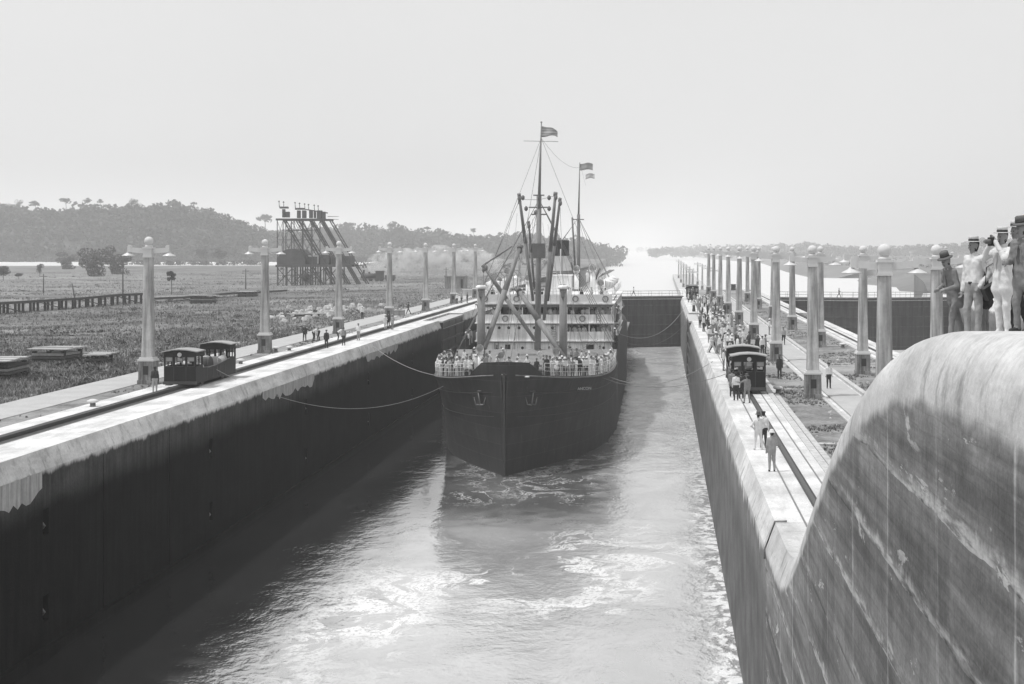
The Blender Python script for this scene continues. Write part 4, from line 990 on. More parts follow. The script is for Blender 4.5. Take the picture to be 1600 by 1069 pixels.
flag('signal_flag', WS @ Vector((b.x + 1.15, b.y, mz2(272))), 1.5, 0.8, -0.1, 'small pale signal flag flying below the mainmast flag', gray('flag_pale', 0.5, 0.9, 0.3, 2), 2.2)
mb = MB(); mb.cyl(WS @ Vector((b.x + 0.2, b.y, mz2(255))), WS @ Vector((b.x + 1.2, b.y, mz2(290))), 0.015, n=4)
tag(mb.build('signal_halyard', M_ROPE), 'thin halyard line carrying the small signal flag', 'rope')

# ---- towing cables and lines between walls and ship
def cable(a, b, sag, r, label, mat):
    a, b = Vector(a), Vector(b); pts = []
    for i in range(33):
        u = i / 32; p = a.lerp(b, u); p.z -= sag * 4 * u * (1 - u); pts.append(p)
    tag(MB().tube(pts, r, 5).build('towing_cable', mat), label, 'cable')
bowL = WS @ Vector((-6.2, 7.0, 7.6)); bowR = WS @ Vector((8.3, 17, 7.0))
cable((SLOT_L + 1.1, 101, 0.9), bowL + Vector((0, 0, -0.6)), 2.4, 0.022, 'long sagging towing cable from left locomotive to ship bow', M_ROPE_P)
cable((WALL_L - 0.2, 143.5, -0.4), bowL + Vector((-0.4, 1, 0.2)), 0.5, 0.032, 'short mooring line from left wall edge to ship bow', M_ROPE_P)
cable(bowR, (WALL_R + 0.6, 118, 0.1), 1.3, 0.026, 'taut line from ship starboard bow to centre wall', M_ROPE_P)
cable(WS @ Vector((7.9, 13, 7.2)), (SLOT_R - 0.9, 99, 0.9), 1.0, 0.02, 'thin towing wire from ship bow to centre wall locomotive', M_ROPE)
cable(WS @ Vector((8.8, 46, 9.3)), (WALL_R + 0.2, 232, 0.0), 2.2, 0.03, 'pale line from ship side to far end of centre wall', M_ROPE_P)
cable(P(955, 520, 190), (WALL_R + 0.1, 205, -1.0), 2.6, 0.02, 'slack wire across the water in front of the far gate', M_ROPE)
# ================================================================ people
def sdf_mesh(name, prims, res, k=0.035):
    """one continuous skin over tapered limbs: smooth-blended distance field + surface nets.
    prims: (p0, p1, r0, r1, material)"""
    A = np.array([p[0] for p in prims], float); B = np.array([p[1] for p in prims], float)
    r0 = np.array([p[2] for p in prims]); r1 = np.array([p[3] for p in prims]); mi = np.array([p[4] for p in prims])
    rm = np.maximum(r0, r1)[:, None]
    lo = np.minimum(A - rm, B - rm).min(0) - 2.5 * res; hi = np.maximum(A + rm, B + rm).max(0) + 2.5 * res
    n = np.ceil((hi - lo) / res).astype(int) + 1
    gx, gy, gz = [lo[i] + np.arange(n[i]) * res for i in range(3)]
    G = np.stack(np.meshgrid(gx, gy, gz, indexing='ij'), -1)
    f = np.full(G.shape[:3], 9.0); best = np.full(G.shape[:3], 9.0); mat = np.zeros(G.shape[:3], int)
    for i in range(len(A)):
        m = rm[i, 0] + 3 * res + k
        i0 = np.maximum(((np.minimum(A[i], B[i]) - m - lo) / res).astype(int), 0); i1 = np.minimum(((np.maximum(A[i], B[i]) + m - lo) / res).astype(int) + 2, n)
        sl = tuple(slice(a, b) for a, b in zip(i0, i1)); g = G[sl]
        ba = B[i] - A[i]; L = max((ba ** 2).sum(), 1e-9)
        t = np.clip(((g - A[i]) @ ba) / L, 0, 1)
        d = np.linalg.norm(g - A[i] - t[..., None] * ba, axis=-1) - (r0[i] + (r1[i] - r0[i]) * t)
        fs = f[sl]; kk = min(k, 0.9 * rm[i, 0]); h = np.clip(0.5 + 0.5 * (fs - d) / kk, 0, 1)
        f[sl] = fs * (1 - h) + d * h - kk * h * (1 - h)
        bs = best[sl]; up = d < bs; ms = mat[sl]; ms[up] = mi[i]; bs[up] = d[up]
    s = f < 0
    c = [s[a:n[0] - 1 + a, b:n[1] - 1 + b, e:n[2] - 1 + e] for a in (0, 1) for b in (0, 1) for e in (0, 1)]
    cnt = sum(x.astype(int) for x in c); act = (cnt > 0) & (cnt < 8); idx = np.full(act.shape, -1); ids = np.argwhere(act); idx[act] = np.arange(len(ids))
    acc = np.zeros((len(ids), 3)); num = np.zeros(len(ids))
    cor = [np.array((a, b, e)) for a in (0, 1) for b in (0, 1) for e in (0, 1)]
    for a in range(8):
        for b in range(a + 1, 8):
            if np.abs(cor[a] - cor[b]).sum() != 1: continue
            pa = ids + cor[a]; pb = ids + cor[b]; fa = f[tuple(pa.T)]; fb = f[tuple(pb.T)]
            cr = (fa < 0) != (fb < 0); t = np.where(cr, fa / np.where(cr, fa - fb, 1), 0)
            acc += np.where(cr[:, None], pa + (pb - pa) * t[:, None], 0); num += cr
    V = lo + acc / num[:, None] * res
    if res < 0.02:      # creases in the cloth
        for i in range(len(V)):
            p = Vector(V[i]); q = 1 if p.z < 1.42 and p.z > 0.1 else 0.0
            if q: V[i] += 0.008 * np.array([noise.noise(Vector((p.x * 13 + p.z * 7, p.y * 13, p.z * 9))), noise.noise(Vector((p.x * 13 + 7, p.y * 13 + p.z * 8, p.z * 9))), 0]) * 2.0 + 0.0012 * np.array([0, noise.noise(Vector((p.x * 5 + p.z * 12, p.y * 5, p.z * 22))), 0]) * 2
    faces = []; fmat = []
    for ax in range(3):
        o1, o2 = [v for v in range(3) if v != ax]
        a = np.argwhere(np.diff(s, axis=ax)); a = a[(a[:, o1] > 0) & (a[:, o2] > 0) & (a[:, o1] < n[o1] - 1) & (a[:, o2] < n[o2] - 1)]
        q = []
        for (u, v) in ((0, 0), (1, 0), (1, 1), (0, 1)):
            p = a.copy(); p[:, o1] -= u; p[:, o2] -= v; q.append(idx[tuple(p.T)])
        q = np.stack(q, 1); fl = s[tuple(a.T)] ^ (ax == 1)
        q[~fl] = q[~fl][:, ::-1]; faces.append(q); inside = a.copy(); inside[~s[tuple(a.T)], ax] += 1; fmat.append(mat[tuple(inside.T)])
    faces = np.concatenate(faces); fmat = np.concatenate(fmat); ok = (faces >= 0).all(1); faces, fmat = faces[ok], fmat[ok]
    me = bpy.data.meshes.new(name); me.from_pydata(V.tolist(), [], faces.tolist())
    me.polygons.foreach_set('use_smooth', [True] * len(faces)); me.polygons.foreach_set('material_index', fmat.astype(np.int32))
    for m in (M_SKIN, M_CLOTH_L, M_CLOTH_D, M_SHOE, M_HAIR): me.materials.append(m)
    me.update(); return me
M_SKIN = gray('skin', 0.28, 0.6, 0.08, 6); M_SKIN_D = gray('skin_dark', 0.07, 0.6, 0.1, 6)
M_CLOTH_L = gray('white_drill', 0.68, 0.9, 0.10, 9, 0.3); M_CLOTH_D = gray('dark_serge', 0.045, 0.9, 0.2, 9, 0.3)
M_CLOTH_M = gray('grey_cotton', 0.22, 0.9, 0.18, 9, 0.3); M_CLOTH_K = gray('khaki_drill', 0.32, 0.9, 0.15, 9, 0.3)
M_SHOE = gray('shoe_leather', 0.04, 0.5, 0.2, 9); M_SHOE_W = gray('canvas_shoe', 0.6, 0.8, 0.1, 9); M_HAIR = gray('hair', 0.02, 0.6, 0.2, 9)
M_STRAW = gray('straw', 0.6, 0.8, 0.15, 12); M_BAND = gray('hat_band', 0.03, 0.7, 0.1, 9); M_FELT = gray('grey_felt', 0.13, 0.9, 0.1, 9)

def body(arms=('down', 'down'), legs='stand', lean=0.0, turn=0.0, fine=False, coat=False, bend=0.0, hips=(0, 0)):
    """figure 1.75 m tall facing -y; arms per side: down, hip, fore, out, up, pocket, face"""
    pr = []
    T = Matrix.Rotation(lean + bend, 4, 'X'); pel = Vector((hips[0], hips[1], 0.93))
    tr = lambda v: pel + (T @ (Vector(v) - Vector((0, 0, 0.93))))
    add = lambda a, b, ra, rb, m: pr.append((tuple(a), tuple(b), ra, rb, m))
    # trunk
    for s in (-1, 1):
        add(tr((s * 0.075, 0.0, 1.02)), tr((s * 0.095, 0.005, 1.33)), 0.118, 0.118, 1)
        add(tr((s * 0.075, 0.0, 0.92)), tr((s * 0.075, 0.0, 1.0)), 0.122, 0.115, 1 if coat else 2)
        add(tr((s * 0.06, 0, 1.40)), tr((s * 0.165, 0.0, 1.405)), 0.075, 0.068, 1)
        if coat: add(tr((s * 0.07, 0.0, 0.98)), tr((s * 0.10, 0.0, 0.79)), 0.128, 0.150, 1); add(tr((s * 0.03, -0.115, 1.38)), tr((s * 0.055, -0.135, 1.12)), 0.016, 0.012, 1)
    add(tr((0, 0.01, 1.42)), tr((0, -0.005, 1.53)), 0.058, 0.052, 0)
    add(tr((-0.02, 0.0, 1.465)), tr((0.02, 0.0, 1.47)), 0.064, 0.064, 1)
    # head
    Rz = Matrix.Rotation(turn, 4, 'Z'); hc = Vector((0, -0.015, 1.63))
    hd = lambda v: tr(hc + Rz @ Vector(v))
    add(hd((0, 0.012, 0.03)), hd((0, -0.012, 0.02)), 0.088, 0.082, 0)
    add(hd((0, -0.02, -0.05)), hd((0, -0.035, -0.08)), 0.06, 0.042, 0)
    add(hd((0, -0.095, -0.0)), hd((0, -0.112, -0.03)), 0.012, 0.017, 0)
    add(hd((0, 0.03, 0.06)), hd((0, 0.02, -0.02)), 0.087, 0.075, 4)
    for s in (-1, 1): add(hd((s * 0.085, 0.01, 0.0)), hd((s * 0.088, 0.015, -0.035)), 0.014, 0.012, 0)
    # arms
    for s, a in zip((-1, 1), arms):
        sh = tr((s * 0.19, 0.0, 1.405))
        e, w_ = {'down': ((s * 0.245, 0.02, 1.12), (s * 0.25, -0.06, 0.86)), 'hip': ((s * 0.40, 0.06, 1.16), (s * 0.21, -0.06, 1.0)),
                 'pocket': ((s * 0.30, 0.10, 1.14), (s * 0.19, -0.06, 0.92)), 'fore': ((s * 0.26, -0.06, 1.13), (s * 0.14, -0.30, 1.14)),
                 'out': ((s * 0.40, -0.12, 1.28), (s * 0.62, -0.22, 1.32)), 'up': ((s * 0.30, -0.10, 1.62), (s * 0.20, -0.14, 1.86)),
                 'face': ((s * 0.30, -0.22, 1.28), (s * 0.07, -0.24, 1.55)), 'reach': ((s * 0.22, -0.24, 1.25), (s * 0.16, -0.48, 1.12)),
                 'rail': ((s * 0.30, -0.12, 1.16), (s * 0.24, -0.36, 1.05)), 'back': ((s * 0.28, 0.14, 1.14), (s * 0.08, 0.17, 0.97))}[a]
        e, w_ = tr(e), tr(w_)
        add(sh, e, 0.066, 0.052, 1); add(e, w_, 0.054, 0.042, 1)
        d = (w_ - e).normalized(); hnd = w_ + d * 0.085
        if fine and a not in ('pocket',):
            add(w_, w_ + d * 0.075, 0.030, 0.036, 0)
            side = d.cross(Vector((0, 1, 0.1))).normalized(); cur = d.cross(side).normalized()
            for q, ln in enumerate((0.072, 0.082, 0.076, 0.06)):
                b0 = w_ + d * 0.085 + side * (q - 1.5) * 0.019; b1 = b0 + d * ln * 0.55 + cur * 0.008; b2 = b1 + d * ln * 0.35 + cur * 0.028
                add(b0, b1, 0.0105, 0.0095, 0); add(b1, b2, 0.0095, 0.0085, 0)
            add(w_ + d * 0.03 + side * -0.03, w_ + d * 0.085 + side * -0.06 + cur * 0.02, 0.013, 0.010, 0)
        else: add(w_, hnd, 0.034, 0.038, 0)
    # legs
    for s in (-1, 1):
        hp = pel + Vector((s * 0.095, 0, -0.02))
        L = {'stand': ((s * 0.105, -0.01, 0.49), (s * 0.115, 0.02, 0.085)), 'apart': ((s * 0.155, -0.02, 0.49), (s * 0.20, 0.02, 0.085)),
             'step': ((s * 0.10, -0.14 * s, 0.50), (s * 0.105, -0.26 * s + 0.06, 0.09 if s > 0 else 0.10)), 'contra': ((0.07 * s + (0.04 if s > 0 else -0.03), -0.11 if s < 0 else 0.01, 0.49), (s * 0.10, 0.0 if s > 0 else -0.07, 0.085)),
             'stride': ((s * 0.10, -0.20 * s, 0.51), (s * 0.105, -0.40 * s + 0.05, 0.10)), 'bent': ((s * 0.13, -0.06, 0.50), (s * 0.16, 0.10, 0.085)), 'skirt': ((s * 0.10, -0.01, 0.49), (s * 0.10, 0.02, 0.085))}[legs]
        kn, an = Vector(L[0]) + Vector((hips[0] * 0.5, hips[1] * 0.5, 0)), Vector(L[1])
        add(hp, kn, 0.102, 0.074, 2); add(kn, an + Vector((0, 0, 0.02)), 0.072, 0.058 if legs != 'skirt' else 0.15, 2)
        if legs == 'skirt': add(Vector((s * 0.07, 0, 0.85)), Vector((s * 0.10, 0, 0.14)), 0.13, 0.19, 2)
        add(an + Vector((0, 0.03, -0.035)), an + Vector((s * 0.02, -0.16, -0.045)), 0.046, 0.038, 3)
    return pr, tr(hc + Rz @ Vector((0, 0.0, 0.075))), [tr(hc + Rz @ Vector(v)) for v in ((-0.032, -0.089, 0.012), (0.032, -0.089, 0.012), (0, -0.092, -0.062))]

def make_hat(kindh):
    mb = MB()
    if kindh == 'boater':
        mb.lathe([(0.165, 0.0), (0.17, 0.008), (0.103, 0.016)], n=18); mb.cur = 1; mb.lathe([(0.104, 0.012), (0.103, 0.052)], n=18); mb.cur = 0; mb.lathe([(0.1, 0.05), (0.1, 0.098), (0.09, 0.105)], n=18)
        return mb.mesh('hat', [M_STRAW, M_BAND])
    if kindh == 'soft':
        mb.lathe([(0.175, -0.012), (0.18, -0.002), (0.12, 0.02), (0.108, 0.028)], n=18); mb.cur = 1; mb.lathe([(0.109, 0.02), (0.105, 0.055)], n=18); mb.cur = 0; mb.lathe([(0.105, 0.05), (0.1, 0.12), (0.075, 0.14), (0.03, 0.125)], n=18)
        return mb.mesh('hat', [M_FELT, M_BAND])
    if kindh == 'helmet':
        mb.lathe([(0.17, -0.02), (0.172, -0.008), (0.118, 0.02), (0.11, 0.06), (0.08, 0.105), (0.03, 0.125)], n=14); return mb.mesh('hat', [M_CLOTH_L])
    if kindh == 'cap':
        mb.lathe([(0.098, -0.02), (0.12, 0.04), (0.10, 0.055), (0.02, 0.06)], n=14); mb.box((0, -0.13, -0.012), (0.13, 0.09, 0.012)); return mb.mesh('hat', [M_CLOTH_D])
HATS = {k: make_hat(k) for k in ('boater', 'soft', 'helmet', 'cap')}
POSES = {}; FACES = {}
EYE = MB().lathe([(0.0, -0.008), (0.010, -0.004), (0.010, 0.004), (0.0, 0.008)], n=8).mesh('eye', M_HAIR); MOUTH = MB().box((0, 0, 0), (0.045, 0.012, 0.009)).mesh('mouth', M_SKIN_D)
def pose(name, res=0.045, **kw):
    pr, hat, face = body(**kw); POSES[name] = (sdf_mesh('person', pr, res, 0.04), hat, kw); FACES[name] = face
pose('stand'); pose('hip', arms=('hip', 'hip'), legs='apart'); pose('fore', arms=('fore', 'down'), turn=0.5); pose('rail', arms=('rail', 'rail'), lean=0.16, legs='stand')
pose('coat', arms=('down', 'fore'), coat=True, turn=-0.4); pose('walk', arms=('fore', 'down'), legs='stride'); pose('bend', arms=('reach', 'reach'), bend=1.0, legs='bent', hips=(0, 0.12))
pose('point', arms=('down', 'out'), legs='apart', turn=0.5); pose('skirt', arms=('down', 'fore'), legs='skirt'); pose('back', arms=('back', 'back'), turn=0.2)
def person(x, y, z, rz, pz, shirt, trous, hat, label, group=None, sc=1.0, skin=None, shoe=None, hatmat=None, thin=0.92):
    me, hp, kw = POSES[pz]
    o = link('person', me, None, (x, y, z), rz); o.scale = (sc * thin, sc * thin, sc)
    for i, m in ((0, skin or M_SKIN), (1, shirt), (2, trous), (3, shoe or M_SHOE)):
        o.material_slots[i].link = 'OBJECT'; o.material_slots[i].material = m
    if hat:
        h = link('hat', HATS[hat], o, hp, kw.get('turn', 0)); h.rotation_euler = (kw.get('lean', 0) + kw.get('bend', 0), 0, kw.get('turn', 0))
        if hatmat: h.material_slots[0].link = 'OBJECT'; h.material_slots[0].material = hatmat
    tag(o, label, 'person', group); return o

# ---- men on the crest of the incline (nearest figures)
def near(px, d, rz, kw, shirt, trous, hat, label, h=1.66, shoe=None, skin=None, hatmat=None, tilt=0.0):
    name = 'near%d' % len(POSES); pose(name, res=0.0125, fine=True, **kw)
    x = WX(px, d); o = person(x, d, ramp_zs(d) - 0.005, rz, name, shirt, trous, hat, label, 'onlookers on top of the incline', h / 1.75, skin, shoe, hatmat, 0.88)
    for v, me_ in zip(FACES[name], (EYE, EYE, MOUTH)): link(me_.name.split('.')[0], me_, o, v, kw.get('turn', 0))
    for nm, sz, off, m_ in (('collar', (0.13, 0.10, 0.035), (0, -0.01, 1.475), M_CLOTH_L),):
        T_ = Matrix.Rotation(kw.get('lean', 0), 4, 'X'); v = Vector((0, 0, 0.93)) + T_ @ (Vector(off) - Vector((0, 0, 0.93)))
        q_ = MB().box((0, 0, 0), sz).build(nm, m_, o, v); q_.rotation_euler = (kw.get('lean', 0), 0, 0)
    return o
near(1492, 22.3, R(-65), dict(arms=('fore', 'fore'), legs='step', lean=0.34, coat=True, turn=0.1), M_CLOTH_M, M_CLOTH_M, 'soft', 'stooping man in grey suit and wide hat beside the lamp post', 1.40, hatmat=M_FELT)
near(1522, 21.9, R(-52), dict(arms=('down', 'pocket'), legs='contra', turn=-0.35), M_CLOTH_L, M_CLOTH_K, 'boater', 'man in white shirt and belt with one hand in his pocket', 1.55, M_SHOE_W, hatmat=M_STRAW)
near(1538, 22.2, R(-120), dict(arms=('down', 'fore'), legs='stand', lean=0.2, coat=True), M_CLOTH_D, M_CLOTH_M, None, 'man in dark clothes half hidden behind the white-shirted man', 1.35)
near(1567, 21.3, R(-62), dict(arms=('face', 'face'), legs='stand', coat=True, turn=0.1), M_CLOTH_L, M_CLOTH_L, 'boater', 'man in white suit and straw hat raising a camera to his face', 1.60, M_SHOE_W, hatmat=M_STRAW)
near(1589, 21.6, R(-75), dict(arms=('down', 'fore'), legs='step', coat=True, turn=0.2), M_CLOTH_D, M_CLOTH_D, 'boater', 'man in dark suit and straw hat close behind the white-suited photographer', 1.74, hatmat=M_STRAW)
near(1601, 20.4, R(-55), dict(arms=('fore', 'down'), legs='contra', lean=0.1, coat=True, turn=-0.3), M_CLOTH_M, M_CLOTH_M, 'soft', 'man in grey suit at the right edge of the group', 1.62, hatmat=M_FELT)
belt = MB(); belt.lathe([(0.128, -0.02), (0.132, 0.0), (0.128, 0.025)], n=20); me_b = belt.mesh('belt', M_SHOE)
o_ = [o for o in bpy.data.objects if o.get('label', '').startswith('man in white shirt and belt')][0]; b_ = link('belt', me_b, o_, (0, 0, 0.985)); b_.scale = (1.56, 1.0, 1)
c = empty('camera_box', (WX(1563, 21.3) - 0.16, 21.2, ramp_zs(21.3) + 1.425), R(-62)); tag(c, 'dark folding camera held up by the man in the white suit', 'camera')
MB().box((0, 0, 0), (0.11, 0.05, 0.13)).build('body', M_BAND, c); MB().cyl((0, -0.02, 0), (0, -0.12, 0), 0.045, 0.03, 10).build('bellows', M_FELT, c); MB().cyl((0, -0.12, 0), (0, -0.14, 0), 0.022, n=10).build('lens', M_STEEL, c)
# hanging coat / bag
bag = empty('satchel', (WX(1550, 21.6), 21.6, ramp_zs(21.6) + 0.72), R(20)); tag(bag, 'dark leather bag hanging behind the white-shirted man', 'bag')
mb = MB(); mb.box((0, 0, 0), (0.30, 0.12, 0.2), Matrix.Rotation(R(-28), 3, 'Y')); mb.build('pouch', M_SHOE, bag); MB().tube([(-0.12, 0, 0.1), (-0.1, 0, 0.35), (0.02, 0, 0.42), (0.12, 0, 0.12)], 0.012, 5).build('strap', M_SHOE, bag)

# ---- men on the right wall in front of the locomotive
def g(px, py, z=0.0): d = DG(py, z); return WX(px, d), d
def at(px, py, rz, pz, s_, t_, hat, label, group=None, z=0.0, **kw):
    x, y = g(px, py, z); return person(x, y, z, R(rz), pz, s_, t_, hat, label, group, **kw)
at(1185, 703, 190, 'hip', M_CLOTH_L, M_CLOTH_L, 'soft', 'man in white suit with hands on hips beside the rack rail', shoe=M_SHOE_W, hatmat=M_FELT)
at(1193, 700, 170, 'stand', M_CLOTH_L, M_CLOTH_D, 'cap', 'man in dark trousers close beside the white-suited man on the wall')
at(1206, 737, 185, 'fore', M_CLOTH_K, M_CLOTH_K, 'helmet', 'man in khaki and white hat nearest the camera on the wall top', hatmat=M_CLOTH_L)
NRG = 'bystanders at the standing locomotive'
at(1150, 626, 185, 'stand', M_CLOTH_L, M_CLOTH_D, 'cap', 'man in white shirt and dark trousers with back to camera before the locomotive', NRG)
at(1167, 630, 200, 'point', M_CLOTH_M, M_CLOTH_M, 'soft', 'man pointing at the locomotive front with outstretched arm', NRG)
at(1144, 620, 170, 'coat', M_CLOTH_M, M_CLOTH_D, 'cap', 'man in grey coat at the left corner of the locomotive', NRG)
at(1158, 623, 175, 'fore', M_CLOTH_D, M_CLOTH_D, 'cap', 'man in all-dark clothes between two others at locomotive front', NRG)
at(1143, 607, 180, 'stand', M_CLOTH_M, M_CLOTH_D, None, 'bareheaded man alongside the locomotive cab', NRG)
at(1141, 596, 120, 'coat', M_CLOTH_D, M_CLOTH_D, 'cap', 'man in dark coat beside the locomotive side plate', NRG)
at(1218, 592, 10, 'stand', M_CLOTH_D, M_CLOTH_D, 'soft', 'man in dark clothes and hat alone on grass right of the locomotive', z=-0.12, skin=M_SKIN_D)
at(1295, 607, 5, 'stand', M_CLOTH_L, M_CLOTH_D, 'cap', 'man in white shirt and dark trousers walking the footpath by lamp post', z=-0.05)
at(1224, 539, 0, 'walk', M_CLOTH_K, M_CLOTH_D, 'cap', 'man in pale shirt farther along the centre wall footpath', z=-0.05)
at(1202, 523, 90, 'stand', M_CLOTH_L, M_CLOTH_M, 'helmet', 'man in white standing close behind the second near lamp post', z=-0.05)
for i, (px, py) in enumerate(((1191, 556), (1184, 554), (1196, 553))):
    at(px, py, (20, 200, 80)[i], ('stand', 'fore', 'coat')[i], (M_CLOTH_L, M_CLOTH_D, M_CLOTH_M)[i], M_CLOTH_D, ('cap', 'boater', 'cap')[i], ('man in white shirt behind the locomotive roof', 'man in dark jacket and straw hat behind the locomotive', 'man in grey coat at the rear corner of the locomotive')[i], 'men behind the standing locomotive')

person(SLOT_L + 0.35, 104.7, 0.5, R(10), 'stand', M_CLOTH_L, M_CLOTH_D, 'cap', 'driver in white shirt inside the rear cab of the left locomotive', None, 0.92)
person(SLOT_R - 0.5, 93.4, 0.5, R(0), 'stand', M_CLOTH_M, M_CLOTH_D, 'cap', 'driver inside the front cab of the centre wall locomotive', None, 0.92)

# ---- the crowd on the centre wall
random.seed(21)
looks = [(M_CLOTH_L, M_CLOTH_L, 'white suit'), (M_CLOTH_L, M_CLOTH_D, 'white jacket and dark trousers'), (M_CLOTH_D, M_CLOTH_D, 'dark suit'), (M_CLOTH_M, M_CLOTH_D, 'grey jacket'), (M_CLOTH_K, M_CLOTH_K, 'khaki clothes'), (M_CLOTH_L, M_CLOTH_M, 'white jacket and grey trousers')]
hatw = [('boater', M_STRAW, 'straw hat'), ('helmet', M_CLOTH_L, 'sun helmet'), ('soft', M_FELT, 'felt hat'), ('cap', M_CLOTH_D, 'dark cap')]
def crowd(pts, zf, where, group, facing, poses, lk=looks, seedr=60):
    for x, y in pts:
        s_, t_, ln = random.choice(lk); h, hm, hn = random.choice(hatw); pz = random.choice(poses)
        wh = where(x, y) if callable(where) else where; lab = 'person in %s, %s, %s' % (ln, hn, wh); lab = lab.replace('white jacket and dark trousers, grey felt', 'white jacket and dark trousers, felt')
        person(x, y, zf(x, y), R(facing + random.uniform(-seedr, seedr)), pz, s_, t_, h, lab, group, random.uniform(0.94, 1.04), None, M_SHOE_W if t_ is M_CLOTH_L and random.random() < .5 else M_SHOE, hm if h != 'cap' else None)
def scatter(n, fx, fy, mind):
    out = []; tries = 0
    while len(out) < n and tries < n * 60:
        tries += 1; p = (fx(), fy())
        if all((p[0] - q[0]) ** 2 + (p[1] - q[1]) ** 2 > mind ** 2 for q in out): out.append(p)
    return out
pts = [p for p in scatter(60, lambda: random.gauss(6.1, 1.15), lambda: random.uniform(107, 172), 0.62) if 4.4 < p[0] < 9.0]
crowd(pts, lambda x, y: 0.0 if x < 7.2 else -0.13, lambda x, y: 'in crowd %s' % ('behind the locomotive' if y < 120 else 'near the locomotive' if y < 138 else 'beyond the locomotive' if y < 155 else 'midway along wall'), 'crowd beyond the locomotive', 60, ('stand', 'hip', 'fore', 'coat', 'back', 'walk'))
pts = [p for p in scatter(44, lambda: random.gauss(6.9, 1.3), lambda: random.uniform(172, 250), 0.7) if 4.2 < p[0] < 10]
crowd(pts, lambda x, y: 0.0 if x < 7.2 else -0.13, lambda x, y: 'in %s part of wall crowd' % ('distant' if y < 200 else 'farther' if y < 225 else 'farthest'), 'far crowd on the centre wall', 60, ('stand', 'hip', 'fore', 'coat', 'skirt'))
at(1112, 552, 60, 'walk', M_CLOTH_L, M_CLOTH_L, 'boater', 'person in white walking at the wall edge left of the crowd', shoe=M_SHOE_W)

# ---- left wall: line handlers and workers
at(242, 614, 200, 'stand', M_CLOTH_D, M_CLOTH_K, 'cap', 'man in dark jacket standing between first lamp post and locomotive', z=-0.07, skin=M_SKIN_D)
LG = 'line handlers on the left wall'
at(476, 534, 20, 'walk', M_CLOTH_D, M_CLOTH_D, 'boater', 'man in dark clothes striding left of the bending workers', LG, -0.07)
at(491, 533, 80, 'bend', M_CLOTH_L, M_CLOTH_D, None, 'leftmost of the bending workers, hauling a line on the left wall', LG, -0.07)
at(497, 532, 250, 'bend', M_CLOTH_K, M_CLOTH_D, None, 'bending worker facing the leftmost one on the left wall', LG, -0.07)
at(510, 544, 30, 'stand', M_CLOTH_D, M_CLOTH_D, 'cap', 'man all in dark clothes standing beside the left track', LG)
at(529, 534, 100, 'bend', M_CLOTH_L, M_CLOTH_D, None, 'bending worker at the foot of the third left lamp post', LG, -0.07)
at(537, 540, 350, 'stand', M_CLOTH_M, M_CLOTH_D, 'cap', 'man in grey shirt standing on the left wall coping', LG)
at(560, 532, 340, 'fore', M_CLOTH_L, M_CLOTH_K, 'cap', 'man in white shirt on the left track beyond the bending workers', LG)
at(566, 499, 20, 'stand', M_CLOTH_L, M_CLOTH_D, 'helmet', 'man in white hat on the left footpath near scattered stones', LG, -0.03)
at(602, 515, 40, 'coat', M_CLOTH_L, M_CLOTH_L, 'helmet', 'person in white in the group of three beside the fourth left lamp post', LG)
at(607, 512, 0, 'stand', M_CLOTH_D, M_CLOTH_D, 'cap', 'person in dark clothes in the middle of the group of three', LG)
at(613, 515, 320, 'coat', M_CLOTH_K, M_CLOTH_M, 'boater', 'person in grey and straw hat right in the group of three', LG)
at(638, 491, 300, 'walk', M_CLOTH_D, M_CLOTH_D, 'cap', 'man in dark clothes leaning beside the stacked crates', LG, -0.07)
for i, (px, py) in enumerate(((714, 475), (721, 474), (730, 473), (707, 471))):
    at(px, py, 40 * i, ('stand', 'fore', 'coat', 'bend')[i], (M_CLOTH_L, M_CLOTH_K, M_CLOTH_D, M_CLOTH_D)[i], M_CLOTH_D, ('helmet', 'boater', 'cap', 'cap')[i], ('person in white helmet far along the left track', 'person in pale jacket and straw hat far along the left track', 'person in all-dark clothes far along the left track', 'bending man at the fifth left lamp post plinth')[i], 'figures far along the left wall')
# ---- on the far gates
person(WX(990, 277.5), 277.8, 0.2, R(90), 'walk', M_CLOTH_L, M_CLOTH_D, 'boater', 'lone person walking along the top of the far lock gate')
person(WX(1311, 268.6), 268.6, 0.2, R(90), 'walk', M_CLOTH_D, M_CLOTH_D, 'boater', 'lone person walking along the top of the second lock gate')

# ---- passengers on the ship (ship space -> world)
random.seed(5)
def on_ship(pts, z, where, group, poses, lk=looks, spread=70, facing=0):
    w_ = [(WS @ Vector((x, y, 0))) for x, y in pts]
    zz = {(round(a.x, 4), round(a.y, 4)): (z(p[0], p[1]) if callable(z) else z) + WATER for a, p in zip(w_, pts)}
    crowd([(a.x, a.y) for a in w_], lambda x, y: zz[(round(x, 4), round(y, 4))], where, group, facing, poses, lk, spread)
lightl = looks + [looks[0], looks[1], looks[0], looks[4]]
dk = lambda x, y: hull_pt(y, 1.0)[1] - 0.12
pts = []
for sd_, y0, y1, st_ in ((-1, 2.6, 28, 0.62), (1, 2.8, 28, 0.95)):
    y = y0
    while y < y1:
        h, _ = hull_pt(y, 1.0); pts.append((sd_ * (h - 0.42), y)); y += st_ * random.uniform(0.75, 1.35) * (1 if y > 7 else 0.65)
on_ship(pts, dk, lambda x, y: 'at ship %s rail, %s' % ('left' if x < SX else 'right', 'by the bow' if y < 124 else 'fore part' if y < 130 else 'middle part' if y < 138 else 'aft part'), 'passengers along the foredeck rail', ('rail', 'rail', 'stand', 'fore', 'coat'), lightl, 50)
pts = [p for p in scatter(66, lambda: random.uniform(-7.4, 7.2), lambda: random.uniform(6, 29), 0.7) if abs(p[0]) < hull_pt(p[1], 1)[0] - 1.1 and not (19 < p[1] < 26.6 and abs(p[0]) < 3) and not (abs(p[0]) < 1.9 and p[1] < 7)]
